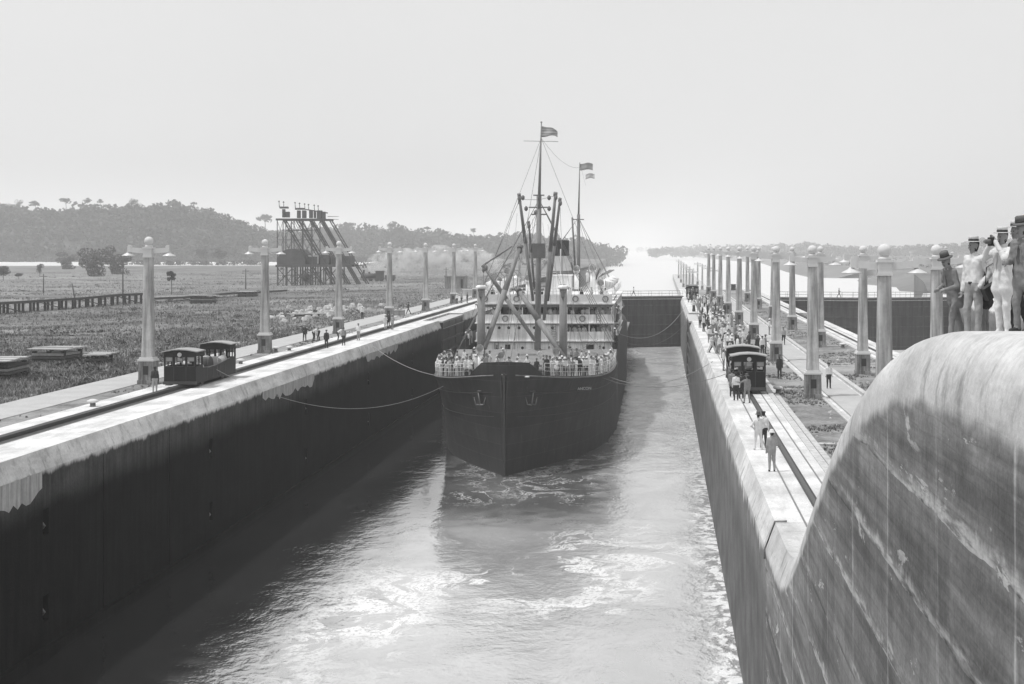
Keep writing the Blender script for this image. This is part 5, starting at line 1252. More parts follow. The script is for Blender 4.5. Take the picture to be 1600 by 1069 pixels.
on_ship(pts, dk, lambda x, y: 'on %s foredeck, %s' % ('left' if x < SX - 1.8 else 'right' if x > SX + 1.8 else 'central', 'fore part' if y < 132 else 'aft part' if y > 140 else 'middle part'), 'passengers on the foredeck', ('stand', 'hip', 'fore', 'coat', 'skirt', 'back'), lightl, 90)
pts = [(x + random.uniform(-.15, .15), Y0 + 0.55 + random.uniform(0, 0.3)) for x in np.arange(-7.4, 7.5, 0.62) if random.random() < 0.85]
on_ship(pts, 10.72, lambda x, y: 'on ship upper promenade, %s' % ('left end' if x < SX - 4 else 'left of mast' if x < SX else 'right of mast' if x < SX + 4 else 'right end'), 'passengers on the upper promenade', ('stand', 'rail', 'fore'), looks, 40)
pts = [(x + random.uniform(-.15, .15), Y0 + 0.5 + random.uniform(0, 0.3)) for x in np.arange(2.9, 7.6, 0.55)]
on_ship(pts, 8.62, 'on the ship lower promenade', 'passengers on the lower promenade', ('stand', 'rail', 'fore'), lightl, 40)
pts = [(8.35 + random.uniform(-0.25, 0.1), Y0 + 0.6 + i * 0.75) for i in range(12)]
on_ship(pts, 10.72, 'along ship side, upper promenade', 'passengers along the ship side', ('rail', 'stand'), lightl, 30, 90)
pts = [(8.5 + random.uniform(-0.3, 0), Y0 - 6 + i * 0.9) for i in range(11)]
on_ship(pts, 8.62, 'along ship side, hull bulwark', 'passengers along the ship bulwark', ('rail', 'stand'), lightl, 30, 90)
pts = [(-8.1 + random.uniform(-0.2, 0.2), Y0 - 9 + i * 0.9) for i in range(8)]
on_ship(pts, 8.4, 'along left bulwark of ship', 'passengers along the left bulwark', ('rail', 'stand'), lightl, 30, -90)
pts = scatter(12, lambda: random.uniform(-7.2, 7.2), lambda: Y0 + random.uniform(0.6, 4), 0.8)
on_ship(pts, 12.97, 'on the open bridge of the ship', 'people on the bridge', ('stand', 'fore', 'hip'), looks, 60)
on_ship([(-5.2, 41.5), (-4.6, 40.8), (6.6, 41.2), (3.0, 42), (0.8, 40.9)], 6.45, 'below the ship white front', 'people below the white front', ('stand', 'coat'), looks, 60)
q = S(918, 446, 205); on_ship([(q.x, q.y)], 14.4, 'perched high beside the aft derrick', 'lookout by the aft derrick', ('fore',), looks, 10)
# ================================================================ vegetation and things on the land
random.seed(11); np.random.seed(11)
def leaf_mat(name, v, var=0.45, scale=0.25):
    m = bpy.data.materials.new(name); t = NT(m); pos = t.n('NewGeometry').outputs['Position']
    a = t.noise(pos, scale, 4, 0.65); b_ = t.n('NewGeometry').outputs['Random Per Island']
    k = t.math('MULTIPLY', t.ramp(a, 0.35, 0.65, 1 - var, 1 + var, False), t.ramp(b_, 0, 1, 0.65, 1.35, False))
    t.out(t.math('MULTIPLY', k, v), 0.8, 0.15); return m
M_LEAF = leaf_mat('foliage', 0.085); M_LEAF_F = leaf_mat('forest_foliage', 0.062, 0.55, 0.022); M_GRASS = leaf_mat('grass_blades', 0.18, 0.5, 0.2); M_GRASS_D = leaf_mat('dry_grass', 0.26, 0.5, 0.3)

def blob_cloud(name, centres, mat, parent=None):
    """rough leafy masses: each centre (x, y, z, rx, rz) is a ball of loose leaf-clump faces"""
    V, Fc = [], []
    n = 0
    for (x, y, z, rx, rz, cnt, ls) in centres:
        d = np.random.normal(size=(cnt, 3)); d /= np.linalg.norm(d, axis=1)[:, None]
        rad = np.random.uniform(0.55, 1.0, (cnt, 1)) ** 0.5
        c = d * rad * np.array([rx, rx, rz]) + np.array([x, y, z])
        u = np.random.normal(size=(cnt, 3)); u /= np.linalg.norm(u, axis=1)[:, None]
        nrm = d + np.random.normal(scale=0.55, size=(cnt, 3)); nrm /= np.linalg.norm(nrm, axis=1)[:, None]
        u = u - (u * nrm).sum(1)[:, None] * nrm; u /= np.linalg.norm(u, axis=1)[:, None] + 1e-9; v = np.cross(nrm, u)
        s1 = np.random.uniform(0.6, 1.3, (cnt, 1)) * ls; s2 = np.random.uniform(0.5, 1.0, (cnt, 1)) * ls
        q = np.stack([c - u * s1, c - v * s2, c + u * s1, c + v * s2], 1).reshape(-1, 3); V.append(q)
        Fc.append(np.arange(n, n + 4 * cnt).reshape(-1, 4)); n += 4 * cnt
    V = np.concatenate(V); Fc = np.concatenate(Fc)
    me = bpy.data.meshes.new(name); me.from_pydata(V.tolist(), [], Fc.tolist()); me.materials.append(mat)
    return link(name, me, parent)
def on_ridge(vdata, k):
    vs, n, _ = vdata; i = random.randrange(n); j = min(int(k * 3), 2); f_ = k * 3 - j
    a, b_ = Vector(vs[j * n + i]), Vector(vs[(j + 1) * n + i]); return a.lerp(b_, f_)
def forest(name, vdata, cnt, label, r=(2.8, 5), dens=34):
    cs = []
    for _ in range(cnt):
        k = random.random() ** 0.8; p = on_ridge(vdata, k); rr = random.uniform(*r) * random.choice((0.55, 0.8, 1, 1, 1.25, 1.6))
        cs.append((p.x + random.uniform(-12, 12), p.y + random.uniform(-8, 8), p.z + rr * random.uniform(0.3, 0.75), rr, rr * random.uniform(0.6, 0.95), dens, rr * 0.30))
    kind(blob_cloud(name, cs, M_LEAF_F), 'stuff', label)
forest('hill_forest', V1, 2300, 'dense low forest covering the long hill on the left')
forest('middle_forest', V2, 1900, 'distant forest on the low hills behind the ship', (3.6, 6), 26)
# low scrub at the hill foot and along the river flats
cs = []
for _ in range(420):
    px = random.uniform(-60, 760); d = random.uniform(1150, 1185); rr = random.uniform(1.6, 4); cs.append((WX(px, d), d, -1.8 + rr * 0.5, rr, rr * 0.7, 26, rr * 0.3))
for _ in range(260):
    px = random.choice((random.uniform(430, 880), random.uniform(120, 420))); d = random.uniform(940, 985) if px < 430 else random.uniform(650, 1480); rr = random.uniform(1, 3); cs.append((WX(px, d), d, -1.6 + rr * 0.4, rr, rr * 0.7, 26, rr * 0.3))
kind(blob_cloud('river_scrub', cs, M_LEAF_F), 'stuff', 'band of scrub along the river flats below the hills')
# tree line on the right horizon
cs = []
line = [(1000, 388), (1060, 384.5), (1100, 382.5), (1200, 381.5), (1240, 377.5), (1270, 377.5), (1300, 383), (1400, 384), (1450, 381), (1490, 378), (1540, 371), (1640, 368)]
for _ in range(1300):
    px = random.uniform(1014, 1640); py = np.interp(px, [p[0] for p in line], [p[1] for p in line]); d = random.uniform(2300, 2900)
    top_ = WZ(py + random.uniform(-1.5, 2.5), d); rr = random.uniform(4, 7.5); z = random.uniform(-3, max(-2, top_ - rr * 0.7)); cs.append((WX(px, d), d, z, rr, rr * 0.75, 26, rr * 0.3))
for _ in range(220):
    px = random.uniform(-900, 60) / 10 + 1060; d = random.uniform(5200, 8800); rr = random.uniform(8, 14); cs.append((WX(px, d) + random.uniform(0, 900), d, -2 + rr * 0.4, rr, rr * 0.8, 16, rr * 0.35))
kind(blob_cloud('horizon_treeline', cs, M_LEAF_F), 'stuff', 'hazy line of trees along the right horizon')
cs = []
for _ in range(500):
    px = random.uniform(1180, 1640); d = random.uniform(950, 2200); rr = random.uniform(0.8, 2.2); x = WX(px, d)
    if x < 135: continue
    cs.append((x, d, -4 + rr * 0.3, rr, rr * 0.5, 14, rr * 0.35))
kind(blob_cloud('bank_scrub', cs, M_LEAF_F), 'stuff', 'scattered low scrub on the right bank meadow')

def tree(px, base_y, zb, h_px, w_px, label, style='round', d=None, group=None, dens=260, mat=None):
    d = d or (CAM_Z - zb) * F / (base_y - 388); m = d / F
    h, w_ = h_px * m, w_px * m; r = empty('tree', (WX(px, d), d, zb))
    mb = MB(); th = h * (0.78 if style == 'umbrella' else 0.5); tr_ = max(0.026 * h * 0.5, 0.08)
    mb.tube([(0, 0, -0.5), (w_ * 0.02, 0, th * 0.5), (0, 0, th)], tr_, 6)
    for i in range(5):
        a = i * 1.256 + random.random(); mb.cyl((0, 0, th * 0.85), (math.cos(a) * w_ * 0.33, math.sin(a) * w_ * 0.33, th + h * 0.12), tr_ * 0.6, tr_ * 0.25, 5)
    mb.build('trunk', M_BARK, r)
    cs = []
    nb = 9 if style != 'umbrella' else 8
    for i in range(nb):
        a = i * 2.4; q = (i / nb) ** 0.5
        if style == 'umbrella': cs.append((math.cos(a) * w_ * random.uniform(.2, .42) * q, math.sin(a) * w_ * 0.34 * q, h * random.uniform(0.76, 0.97) - 0.12 * h * q * q, w_ * random.uniform(0.12, 0.22), h * random.uniform(0.05, 0.10), dens // nb, w_ * 0.05))
        elif style == 'bush': cs.append((math.cos(a) * w_ * 0.32 * q, math.sin(a) * w_ * 0.32 * q, h * (0.10 + 0.70 * (i % 5) / 4 * random.uniform(.75, 1.1)), w_ * random.uniform(0.2, 0.32), h * random.uniform(0.12, 0.2), dens // nb * 2, w_ * 0.03))
        else: cs.append((math.cos(a) * w_ * 0.30 * q, math.sin(a) * w_ * 0.30 * q, h * (0.45 + 0.40 * random.random()), w_ * random.uniform(0.18, 0.28), h * random.uniform(0.11, 0.19), dens // nb * 2, w_ * 0.035))
    blob_cloud('crown', cs, mat or M_LEAF, r)
    return tag(r, label, 'tree', group)
SG = 'trees standing out on the hill skyline'
for px, py, hp, wp_, st, lb in ((29, 335, 25, 15, 'round', 'thin ragged tree on the skyline at the far left'), (55, 338, 24, 22, 'umbrella', 'broad dark-crowned tree on skyline near the left edge'), (103, 338, 29, 22, 'umbrella', 'tall flat-topped tree standing alone on the hill skyline'),
                          (137, 332, 22, 18, 'umbrella', 'first of two flat-crowned trees side by side on hill skyline'), (157, 330, 19, 13, 'umbrella', 'smaller of two flat-crowned trees side by side on hill skyline'), (211, 331, 21, 22, 'round', 'rounded tree on skyline above the first lamp post'),
                          (272, 327, 14, 22, 'round', 'low wide tree on skyline between first and second lamp posts'), (303, 328, 12, 14, 'umbrella', 'small flat tree where the hill skyline starts to fall')):
    tree(px, py, WZ(py, 1318), hp, wp_, lb, st, 1318, SG, 300, M_LEAF_F)
for px, py, hp, wp_, st, lb in ((414, 372, 38, 34, 'umbrella', 'large spreading tree left of the steel crane'), (548, 368, 20, 26, 'umbrella', 'spreading tree just right of the crane top'), (612, 362, 14, 20, 'round', 'small skyline tree above the fourth left lamp post'), (668, 368, 14, 16, 'umbrella', 'flat tree on skyline above the fifth left lamp post'), (740, 376, 20, 14, 'umbrella', 'thin tall tree on skyline left of the ship masts')):
    tree(px, py, WZ(py, 1700), hp, wp_, lb, st, 1700, 'trees on the middle skyline', 300, M_LEAF_F)
FG = 'trees in the rough field'
for px, by, hp, wp_, st, lb in ((147, 432, 58, 52, 'bush', 'big dark tree at the edge of the field'), (182, 429, 44, 44, 'bush', 'leaning dark tree beside the big field tree'), (104, 421, 30, 32, 'bush', 'bushy tree left of the big field tree'),
                                (268, 463, 40, 19, 'umbrella', 'lone sapling with tuft crown between first two lamp posts'), (62, 434, 22, 12, 'round', 'small dark tree in the field at the far left'), (29, 436, 11, 13, 'round', 'little round bush-like tree at far left field edge'),
                                (315, 412, 24, 22, 'round', 'tree by the pale river strip right of first lamp post'), (342, 414, 26, 26, 'round', 'tree by the river strip left of second lamp post'), (478, 450, 28, 20, 'round', 'dark tree in front of the crane legs'), (5, 440, 26, 22, 'round', 'dark tree cut by the left edge')):
    tree(px, by, -1.2, hp, wp_, lb, st, None, FG, 1000)
for px, by, hp, wp_, lb in ((1548, 404, 30, 44, 'large round tree on the horizon behind the standing men'), (1600, 404, 32, 40, 'large tree at the right edge behind the standing men'), (1452, 402, 20, 22, 'round tree on horizon left of the standing men')):
    tree(px, by, -4.2, hp, wp_, lb, 'round', None, 'trees on the right horizon', 500)

# grass and weeds -----------------------------------------------------------
def tufts(name, pts, label, mat, hmin, hmax, blades=5, wd=0.10):
    V = []; Fc = []; k = 0
    for x, y, z in pts:
        hh = random.uniform(hmin, hmax)
        for b_ in range(blades):
            a = random.random() * 6.283; ox, oy = random.uniform(-.3, .3) * hh * 1.4, random.uniform(-.3, .3) * hh * 1.4; w_ = wd * random.uniform(0.6, 1.6); ln = random.uniform(0.2, 0.7) * hh
            cx, cy_ = math.cos(a) * w_, math.sin(a) * w_; lx, ly = math.cos(a + 1.4) * ln, math.sin(a + 1.4) * ln; h2 = hh * random.uniform(0.6, 1.1)
            V += [(x + ox - cx, y + oy - cy_, z - 0.05), (x + ox + cx, y + oy + cy_, z - 0.05), (x + ox + lx + cx * .5, y + oy + ly + cy_ * .5, z + h2 * .75), (x + ox + lx * 1.4, y + oy + ly * 1.4, z + h2)]
            Fc.append((k, k + 1, k + 2, k + 3)); k += 4
    me = bpy.data.meshes.new(name); me.from_pydata(V, [], Fc); me.materials.append(mat); return kind(link(name, me), 'stuff', label)
def field_pts(n, px0, px1, y0, y1, dens=None):
    out = []
    while len(out) < n:
        px, py = random.uniform(px0, px1), random.uniform(y0, y1); d = (CAM_Z + 1.0) * F / (py - 388); x = WX(px, d)
        z = field_z(x, d); d = (CAM_Z - z) * F / (py - 388); x = WX(px, d)
        if x > -41.6 or d > 1000: continue
        if dens and fbm(x, d, 0.06) < dens + random.uniform(-0.5, 0.3): continue
        out.append((x, d, field_z(x, d)))
    return out
tufts('field_grass', field_pts(40000, -30, 760, 425, 640, -0.30), 'rough grass and weeds over the whole left field', M_GRASS, 0.12, 0.40, 3, 0.04)
tufts('dry_field_grass', field_pts(4500, -30, 760, 430, 640, 0.05), 'paler dry grass clumps in the left field', M_GRASS_D, 0.12, 0.4, 4, 0.04)
cs = []
for x, y, z in field_pts(170, -30, 760, 428, 600, 0.15):
    rr = random.uniform(0.3, 0.95); cs.append((x, y, z + rr * 0.35, rr, rr * 0.6, 46, 0.11))
kind(blob_cloud('field_weeds', cs, M_LEAF), 'stuff', 'dark weedy clumps scattered through the left field')
pts = []
for _ in range(9000):
    x = random.choice((random.uniform(7.8, 10.3), random.uniform(13.7, 18.2), random.uniform(13.7, 18.2))); y = random.uniform(50, 260) if random.random() < .6 else random.uniform(62, 130)
    if fbm(x, y, 0.22) + 0.25 * math.sin(y * 0.21) < -0.02: continue
    pts.append((x, y, -0.13))
tufts('wall_weeds', pts, 'short weeds growing in the dirt strips of the centre wall', M_GRASS, 0.04, 0.16, 6, 0.03)
pts = [(random.uniform(-37.2, -35.0), random.uniform(60, 300), -0.075) for _ in range(900)]
pts = [p for p in pts if fbm(p[0], p[1], 0.2) > 0.0]
tufts('track_weeds', pts, 'short weeds in the dirt strip beside the left track', M_GRASS, 0.06, 0.18, 5, 0.04)

# pale stones and rubble left of the path
mb = MB()
def stone(mb, x, y, z, s):
    n = 7; vs = [(x + s * random.uniform(.7, 1.2) * math.cos(i * .9), y + s * random.uniform(.7, 1.2) * math.sin(i * .9), z - 0.1) for i in range(n)]
    vs += [(a + (x - a) * .35, b_ + (y - b_) * .35, z + s * random.uniform(.4, .8)) for a, b_, _ in vs]; mb.add(vs, [(i, (i + 1) % n, n + (i + 1) % n, n + i) for i in range(n)] + [tuple(n + i for i in range(n))])
for _ in range(120):
    d = random.gauss(218, 14); x = random.gauss(-52, 3.2); stone(mb, x, d, field_z(x, d), random.uniform(0.18, 0.7))
for _ in range(120):
    d = random.uniform(90, 320); x = -41.8 - abs(random.gauss(0, 1.6)); stone(mb, x, d, field_z(x, d), random.uniform(0.08, 0.3))
for _ in range(60):
    x = random.choice((random.uniform(7.8, 10.3), random.uniform(13.7, 18.2))); stone(mb, x, random.uniform(60, 150), -0.13, random.uniform(0.06, 0.22))
kind(mb.build('rubble', M_CONC), 'stuff', 'pale loose stones and rubble beside the paths')

# ================================================================ things in the field
M_WOODD = gray('tarred_timber', 0.05, 0.9, 0.3, 1.5)
M_PLANK = gray('sawn_planks', 0.42, 0.85, 0.25, 2.0, perobj=0.2)
# low trestle
tr_ = empty('low_trestle'); tag(tr_, 'long low dark timber trestle on close-set posts across the left field', 'trestle')
pm = MB().box((0, 0, -0.9), (0.3, 0.34, 1.9)).mesh('post', M_WOODD)
def tpt(y): return -105 + (y - 222) * 0.19
for i in range(36):
    y = 200 + i * 1.9; x = tpt(y); link('post', pm, tr_, (x, y, field_z(x, y) + 1.55))
    if i % 2 == 0: link('post', pm, tr_, (x - 2.2, y + 0.7, field_z(x, y) + 1.55))
for i in range(11):
    y0, y1 = 199 + i * 11.2, 199 + (i + 1) * 11.2 - 0.05
    a_, b_ = Vector((tpt(y0), y0, field_z(tpt(y0), y0) + (1.72 if i < 6 else 0.75))), Vector((tpt(y1), y1, field_z(tpt(y1), y1) + (1.72 if i < 6 else 0.75)))
    MB().beam(a_, b_, 0.45, 0.4).build('beam', M_WOODD, tr_); MB().beam(a_ + Vector((-1.1, 0, -0.15)), b_ + Vector((-1.1, 0, -0.15)), 2.3, 0.1).build('decking', M_WOODD, tr_)
    MB().beam(a_ + Vector((0.1, 0, -0.2)), Vector((b_.x + 0.1, (a_.y + b_.y) / 2, b_.z - 1.6)), 0.14).build('brace', M_WOODD, tr_)
# lumber stacks
def lumber(x, y, w_, l_, h_, rz, label, n=7, top=M_PLANK):
    z = field_z(x, y); r = empty('lumber_stack', (x, y, z), rz); tag(r, label, 'lumber')
    for u in (-0.38, 0.0, 0.38):
        for v in (-0.35, 0.35): MB().box((u * w_, v * l_, h_ * 0.42), (0.28, 0.28, h_ * 0.84)).build('support', M_WOODD, r)
    layers = max(2, int(h_ / 0.28))
    for k in range(layers - 1):
        MB().span(-w_ * random.uniform(.40, .49), w_ * random.uniform(.40, .49), -l_ * .42, l_ * .42, h_ * .12 + k * h_ * .84 / layers, h_ * .12 + k * h_ * .84 / layers + h_ * .84 / layers - 0.06).build('board_layer', (M_WOODD, M_BARK, M_TIMBER)[k % 3], r)
    for i in range(n):
        yy = -l_ / 2 + (i + 0.5) * l_ / n; off = random.uniform(-0.25, 0.25)
        MB().box((off, yy, h_ + random.uniform(-0.02, 0.05)), (w_ * random.uniform(0.9, 1.04), l_ / n * 0.9, 0.09), Matrix.Rotation(random.uniform(-.02, .02), 3, 'Y')).build('plank', top, r)
    return r
lumber(-50.4, 107.0, 3.2, 5.0, 1.45, R(4), 'near stack of pale boards on dark blocks at the left edge', 8)
lumber(-52.2, 121.5, 3.4, 4.0, 1.25, R(-5), 'second stack of pale boards just behind the near one', 7)
lumber(-47.9, 119.8, 1.9, 3.0, 0.85, R(10), 'small low pile of boards beside the second stack', 5)
lumber(WX(318, 258), 258, 4.6, 4.0, 1.5, R(3), 'dark timber stack with pale top behind the left locomotive', 6)
lumber(WX(387, 298), 298, 3.8, 4.0, 1.1, R(0), 'flat timber stack near the trestle end', 6)
lumber(WX(478, 205), 205, 5.0, 2.4, 0.35, R(25), 'long low board pile beside the third left lamp post', 4)
def pole(px, py0, py1, lean, label):
    zb = -1.1; d = (CAM_Z - zb) * F / (py1 - 388); h = (py1 - py0) * d / F; r = empty('utility_pole', (WX(px, d), d, zb)); tag(r, label, 'pole', 'poles in the field')
    MB().cyl((0, 0, -0.5), (lean * h, 0, h), 0.16, 0.11, 7).build('shaft', M_BARK, r); MB().beam((lean * h - 0.9, 0, h - 0.6), (lean * h + 0.9, 0, h - 0.6), 0.12).build('crossarm', M_BARK, r)
pole(192, 409, 467, 0.0, 'straight dark pole just left of the first lamp post'); pole(118, 443, 468, -0.22, 'short leaning pole above the trestle'); pole(68, 428, 458, 0, 'thin pole left of the leaning one'); pole(384, 420, 452, 0, 'thin pole just left of the second lamp post'); pole(697, 418, 440, 0, 'thin pole beside the pale shed')

# ---- steel cableway crane
M_CR = gray('crane_steel', 0.10, 0.7, 0.3, 0.5)
CD, CZ = 400.0, -1.0
cr = empty('cableway_crane', (WX(437, CD), CD, CZ)); tag(cr, 'tall dark steel crane with rows of slanting legs standing in the field', 'crane')
U = lambda px: (px - 437) * CD / F
Vv = lambda py: WZ(py, CD) - CZ
fr_post = []
for yy in (-4.5, 4.5):
    for px in (440, 449, 466, 480, 494):
        MB().beam((U(px), yy, 0), (U(px), yy, Vv(343)), 0.2).build('tower_post', M_CR, cr)
    for py in (430, 402, 375, 360):
        MB().beam((U(440), yy, Vv(py)), (U(494), yy, Vv(py)), 0.12).build('tower_girt', M_CR, cr)
    for k, (a_, b_) in enumerate(((440, 449), (449, 466), (466, 480), (480, 494))):
        for py0, py1 in ((447, 430), (402, 375), (375, 345)):
            MB().beam((U(a_), yy, Vv(py0)), (U(b_), yy, Vv(py1)), 0.09).build('tower_brace', M_CR, cr); MB().beam((U(b_), yy + .01, Vv(py0)), (U(a_), yy + .01, Vv(py1)), 0.09).build('tower_brace', M_CR, cr)
for i, px in enumerate((450, 458, 474, 482, 490, 498, 506, 511)):
    yy = -4.0 if i % 2 == 0 else 4.0
    lg = empty('slanting_leg'); lg.parent = cr
    p0, p1 = Vector((U(px), yy, Vv(343))), Vector((U(px + 60), yy, Vv(446)))
    for o_ in (-0.35, 0.35): MB().beam(p0 + Vector((o_, 0, 0)), p1 + Vector((o_, 0, 0)), 0.26).build('chord', M_CR, lg)
    m3 = MB()
    for k in range(14): m3.beam(p0.lerp(p1, k / 14) + Vector((-0.35, 0, 0)), p0.lerp(p1, (k + 1) / 14) + Vector((0.35, 0, 0)), 0.1)
    m3.build('lacing', M_CR, lg)
for yy in (-4.4, 4.4): MB().span(U(438), U(515), yy - 0.4, yy + 0.4, Vv(345), Vv(342)).build('top_girder', M_CR, cr)
for px in (440, 455, 470, 485, 500, 513): MB().span(U(px) - .2, U(px) + .2, -4, 4, Vv(344.5), Vv(342.5)).build('cross_girder', M_CR, cr)
for a_, b_, y0, y1 in ((438, 450, 323, 327), (442, 445, 327, 341), (447, 452, 331, 341), (462, 475, 325, 329), (465, 469, 329, 342), (473, 478, 329, 342), (484, 488, 329, 342), (491, 493, 330, 342), (496, 503, 329, 343), (505, 508, 331, 346)):
    MB().span(U(a_), U(b_), -0.8, 0.8, Vv(y1) + 0.2, Vv(y0)).build('head_block', M_CR, cr)
MB().beam((U(476), 0, Vv(327)), (U(512), 0, Vv(333)), 0.3).build('head_rail', M_CR, cr)
for px, py in ((436, 315), (443, 316), (461, 317), (468, 318), (476, 319), (482, 320), (491, 321), (497, 322)):
    MB().cyl((U(px) + 0.1, 0, Vv(py + 9)), (U(px), 0, Vv(py)), 0.11, 0.06, 6).build('finial_pole', M_CR, cr); MB().lathe([(0.05, -0.25), (0.28, 0), (0.05, 0.25)], (U(px), 0, Vv(py)), 8).build('sheave', M_CR, cr)
for py, py2 in ((338.5, 338.5), (342.5, 343)): MB().cyl((U(512), 0, Vv(py)), (U(529), 0, Vv(py2)), 0.09, 0.05, 6).build('projecting_arm', M_CR, cr)
for yy in (-4.6, 0, 4.6): MB().span(U(438), U(554), yy - .5, yy + .5, Vv(417), Vv(413.5)).build('platform_girder', M_CR, cr)
for k in range(14): MB().span(U(440 + k * 8.4), U(444 + k * 8.4), -5, 5, Vv(413.4), Vv(413)).build('platform_plank', M_CR, cr)
mb = MB(); pr = [(U(440), Vv(413)), (U(440), Vv(404)), (U(445), Vv(395)), (U(454), Vv(390)), (U(463), Vv(388.5)), (U(472), Vv(390)), (U(479), Vv(396)), (U(483), Vv(405)), (U(484), Vv(413))]
mb.extrude(list(reversed(pr)), -4.8, 4.8); mb.build('hopper_hood', M_CR, cr)
for a_, b_, y0, y1 in ((486, 502, 399, 413), (505, 519, 398, 413), (538, 552, 400, 413), (522, 535, 402, 413)):
    MB().span(U(a_), U(b_), -3.8, 1.8, Vv(y1) + .01, Vv(y0)).build('machinery_house', M_CR, cr)
MB().span(U(487), U(502), -3.86, -3.8, Vv(401), Vv(399)).build('pale_beam', M_CONC, cr); MB().span(U(501), U(503), -3.9, -3.8, Vv(412), Vv(399)).build('pale_beam', M_CONC, cr)
for px in (441, 455, 463, 471, 479, 487, 495, 503, 512, 522, 532):
    for yy in (-4.6, 4.6): MB().beam((U(px), yy, 0), (U(px), yy, Vv(417)), 0.32).build('leg', M_CR, cr)
for a_, b_ in ((441, 463), (463, 487), (487, 512), (512, 532)): MB().beam((U(a_), -4.6, 0.5), (U(b_), -4.6, Vv(419)), 0.2).build('brace', M_CR, cr); MB().beam((U(b_), -4.62, 0.5), (U(a_), -4.62, Vv(419)), 0.2).build('brace', M_CR, cr)
# ---- small steam engine with its plume
ld = 440.0; se = empty('steam_engine', (WX(582, ld), ld, field_z(WX(582, ld), ld) + 0.1)); tag(se, 'small dark steam engine puffing white steam beyond the crane', 'steam engine')
MB().cyl((-3.4, 0, 1.7), (1.2, 0, 1.7), 0.8, n=14).build('boiler', M_CR, se); MB().span(1.2, 3.4, -1.2, 1.2, 0.8, 3.1).build('cab', M_CR, se); MB().span(1.0, 3.7, -1.35, 1.35, 3.1, 3.25).build('roof', M_CR, se)
MB().lathe([(0.28, 2.4), (0.25, 3.2), (0.42, 3.6)], (-2.7, 0, 0), 10).build('chimney', M_CR, se); MB().span(-3.8, 4.0, -1.1, 1.1, 0.6, 0.85).build('frame', M_CR, se); MB().span(4.1, 7.0, -1.2, 1.2, 0.6, 1.9).build('tender', M_CR, se)
for xx in (-2.4, -0.6, 1.4, 2.8, 4.8, 6.2):
    for s in (-1, 1): MB().cyl((xx, s * 0.75, 0.5), (xx, s * 0.9, 0.5), 0.5, n=12).build('wheel', M_CR, se)
MB().lathe([(0.0, 2.4), (0.35, 2.5), (0.3, 2.9), (0.0, 3.05)], (-1.0, 0, 0), 10).build('steam_dome', M_CR, se)
pr = []
px = 580
while px < 770:
    d_ = 450 + (px - 580) * 0.1; py = 412 - 6 * math.sin((px - 580) / 190 * 3.1) + random.uniform(-5, 3); q = P(px, py, d_); r_ = random.uniform(0.9, 2.4) + min((px - 580) * 0.03, 1.8)
    pr.append((tuple(q), tuple(q + Vector((1.2, 0.5, 0.3))), r_, r_ * 0.9, 0)); pr.append((tuple(q + Vector((0.5, 0, -2.2))), tuple(q + Vector((1.5, 0, -1.8))), r_ * 0.8, r_ * 0.8, 0)); px += 7
    for _k in range(3): q2 = q + Vector((random.uniform(-1.5, 2), random.uniform(-2, 2), r_ * random.uniform(0.3, 0.9))); pr.append((tuple(q2), tuple(q2 + Vector((0.3, 0, 0.2))), random.uniform(0.5, 1.0), random.uniform(0.4, 0.8), 0))
stm = sdf_mesh('steam_plume', pr, 0.55, 0.5); stm.materials.clear()
m = bpy.data.materials.new('steam'); t = NT(m); dn = t.ramp(t.noise(t.n('NewGeometry').outputs['Position'], 0.3, 4, 0.6), 0.42, 0.66, 0.0, 0.5); pv = t.n('VolumePrincipled', {'Color': (1, 1, 1, 1)}); t.put(pv, 'Density', dn); o = t.n('OutputMaterial'); t.t.links.new(pv.outputs[0], o.inputs['Volume']); stm.materials.append(m)
stm.polygons.foreach_set('material_index', [0] * len(stm.polygons))
kind(link('steam_plume', stm), 'stuff', 'low white steam drifting right from the small engine')
# ---- shed, pale walls, crates
sh = empty('shed', (WX(711, 345), 345, -0.3)); tag(sh, 'small pale boarded shed beside the sixth left lamp post', 'shed')
MB().span(-2.5, 2.5, 0, 4, 0, 2.9).build('wall', M_CONC_D, sh); MB().span(-2.7, 2.7, -0.2, 4.2, 2.9, 3.05).build('roof', M_TIMBER, sh); MB().span(1.4, 1.9, -0.03, 0.0, 0.1, 2.3).build('door', M_DARK, sh)
for i in range(9): MB().span(-2.5 + i * .6, -2.46 + i * .6, -0.02, -0.002, 0.05, 2.85).build('batten', M_TIMBER, sh)
bw = empty('parapet', (WX(748, 285), 285, -0.05)); tag(bw, 'low pale concrete parapet at the far end of left wall', 'parapet')
MB().span(-3.2, 2.6, 0, 0.5, 0, 1.2).build('wall', M_CONC, bw); MB().span(-3.3, 2.7, -0.1, 0.6, 1.2, 1.4).build('cap', M_LAMP_W, bw)
for i, (px, w_) in enumerate(((618, 0.9), (626, 1.0))):
    d_ = DG(494, -0.07); c = empty('crate', (WX(px, d_), d_ + i * 0.3, -0.07), R(5 - 9 * i)); tag(c, ('left wooden crate of the pair by the fourth left lamp post', 'right wooden crate of the pair by the fourth left lamp post')[i], 'crate', 'crates by the lamp post')
    MB().box((0, 0, 0.45), (w_ - .06, 0.8, 0.84)).build('box', M_TIMBER, c)
    for z in (0.1, 0.45, 0.8): MB().box((0, -0.415, z), (w_, 0.03, 0.14)).build('slat', M_PLANK, c)
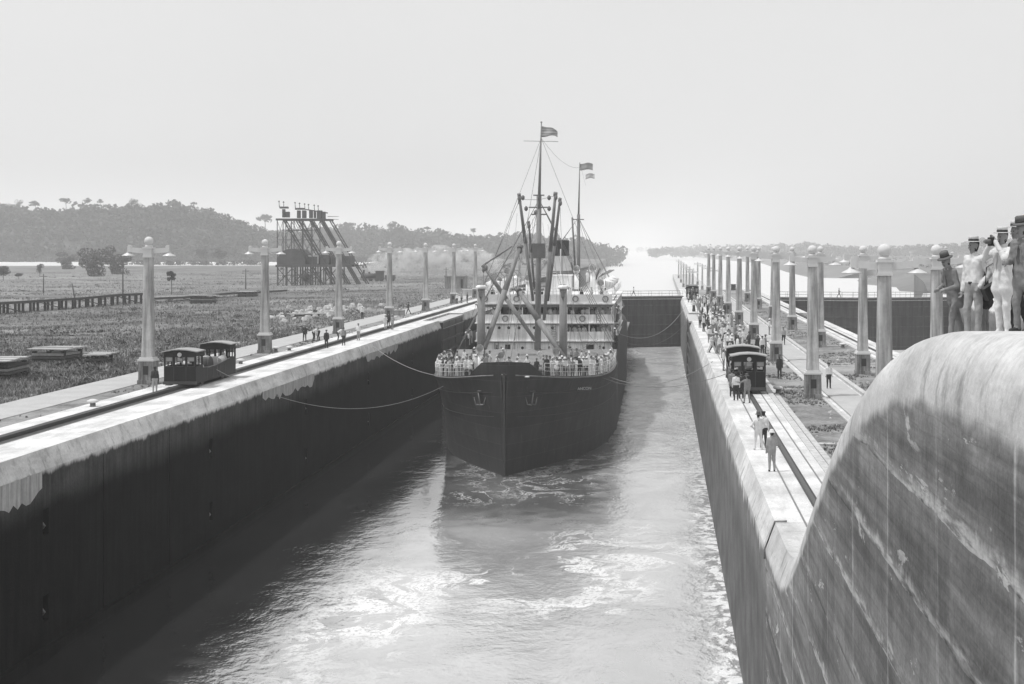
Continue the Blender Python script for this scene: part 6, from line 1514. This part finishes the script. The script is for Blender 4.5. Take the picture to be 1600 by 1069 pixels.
# ---- bollards
bm_ = empty('bollard'); MB().lathe([(0.24, 0.0), (0.24, 0.06), (0.17, 0.1), (0.16, 0.3)], n=12).build('stem', M_STEEL, bm_); MB().lathe([(0.18, 0.3), (0.34, 0.36), (0.33, 0.44), (0.15, 0.52)], n=14).build('cap', M_LAMP_W, bm_)
for i, (px, py, lb) in enumerate(((145, 637, 'mushroom bollard left of the first lamp post'), (376, 570, 'mushroom bollard just beyond the left locomotive'), (431, 550, 'first of two bollards by the second left lamp post'), (452, 549, 'second of two bollards by the second left lamp post'), (1216, 614, 'bollard on the centre wall grass beside the locomotive'), (1317, 543, 'bollard in the outer grass strip of the centre wall'))):
    o = bm_ if i == 0 else copy_tree(bm_); d_ = DG(py, -0.07); o.location = (WX(px, d_), d_, -0.08 if px < 1000 else -0.13); tag(o, lb, 'bollard', 'mooring bollards')
# signal box / equipment cabinet on the centre wall
cb = empty('equipment_cabinet', (WX(1146, 322), 322, -0.1)); tag(cb, 'small dark cabinet on the far centre wall between lamp posts', 'cabinet'); MB().box((0, 0, 0.75), (1.1, 0.8, 1.3)).build('box', M_IRON, cb); MB().box((0, 0, 1.45), (1.25, 0.95, 0.1)).build('lid', M_STEEL, cb)
# rail beside second lock edge steps
for i in range(1):
    rg2 = empty('stair_railing', (21.3, 148, 0)); tag(rg2, 'short pipe railing at the second lock edge', 'railing')
    for k in range(4): MB().cyl((0, k * 1.6, 0), (0, k * 1.6, 1.05), 0.04, n=6).build('post', M_LAMP_W, rg2)
    for z in (0.55, 1.05): MB().cyl((0, 0, z), (0, 4.8, z), 0.035, n=6).build('bar', M_LAMP_W, rg2)
# ================================================================ haze
m = bpy.data.materials.new('haze'); t = NT(m)
pv = t.n('VolumePrincipled', {'Color': (1.0, 1.0, 1.0, 1), 'Density': 0.00036, 'Anisotropy': 0.2}); o = t.n('OutputMaterial'); t.t.links.new(pv.outputs[0], o.inputs['Volume'])
hz = MB().span(-14000, 14000, -700, 11900, -15.5, 120).build('haze', m); kind(hz, 'stuff', 'thin pale haze filling the air over the whole canal')
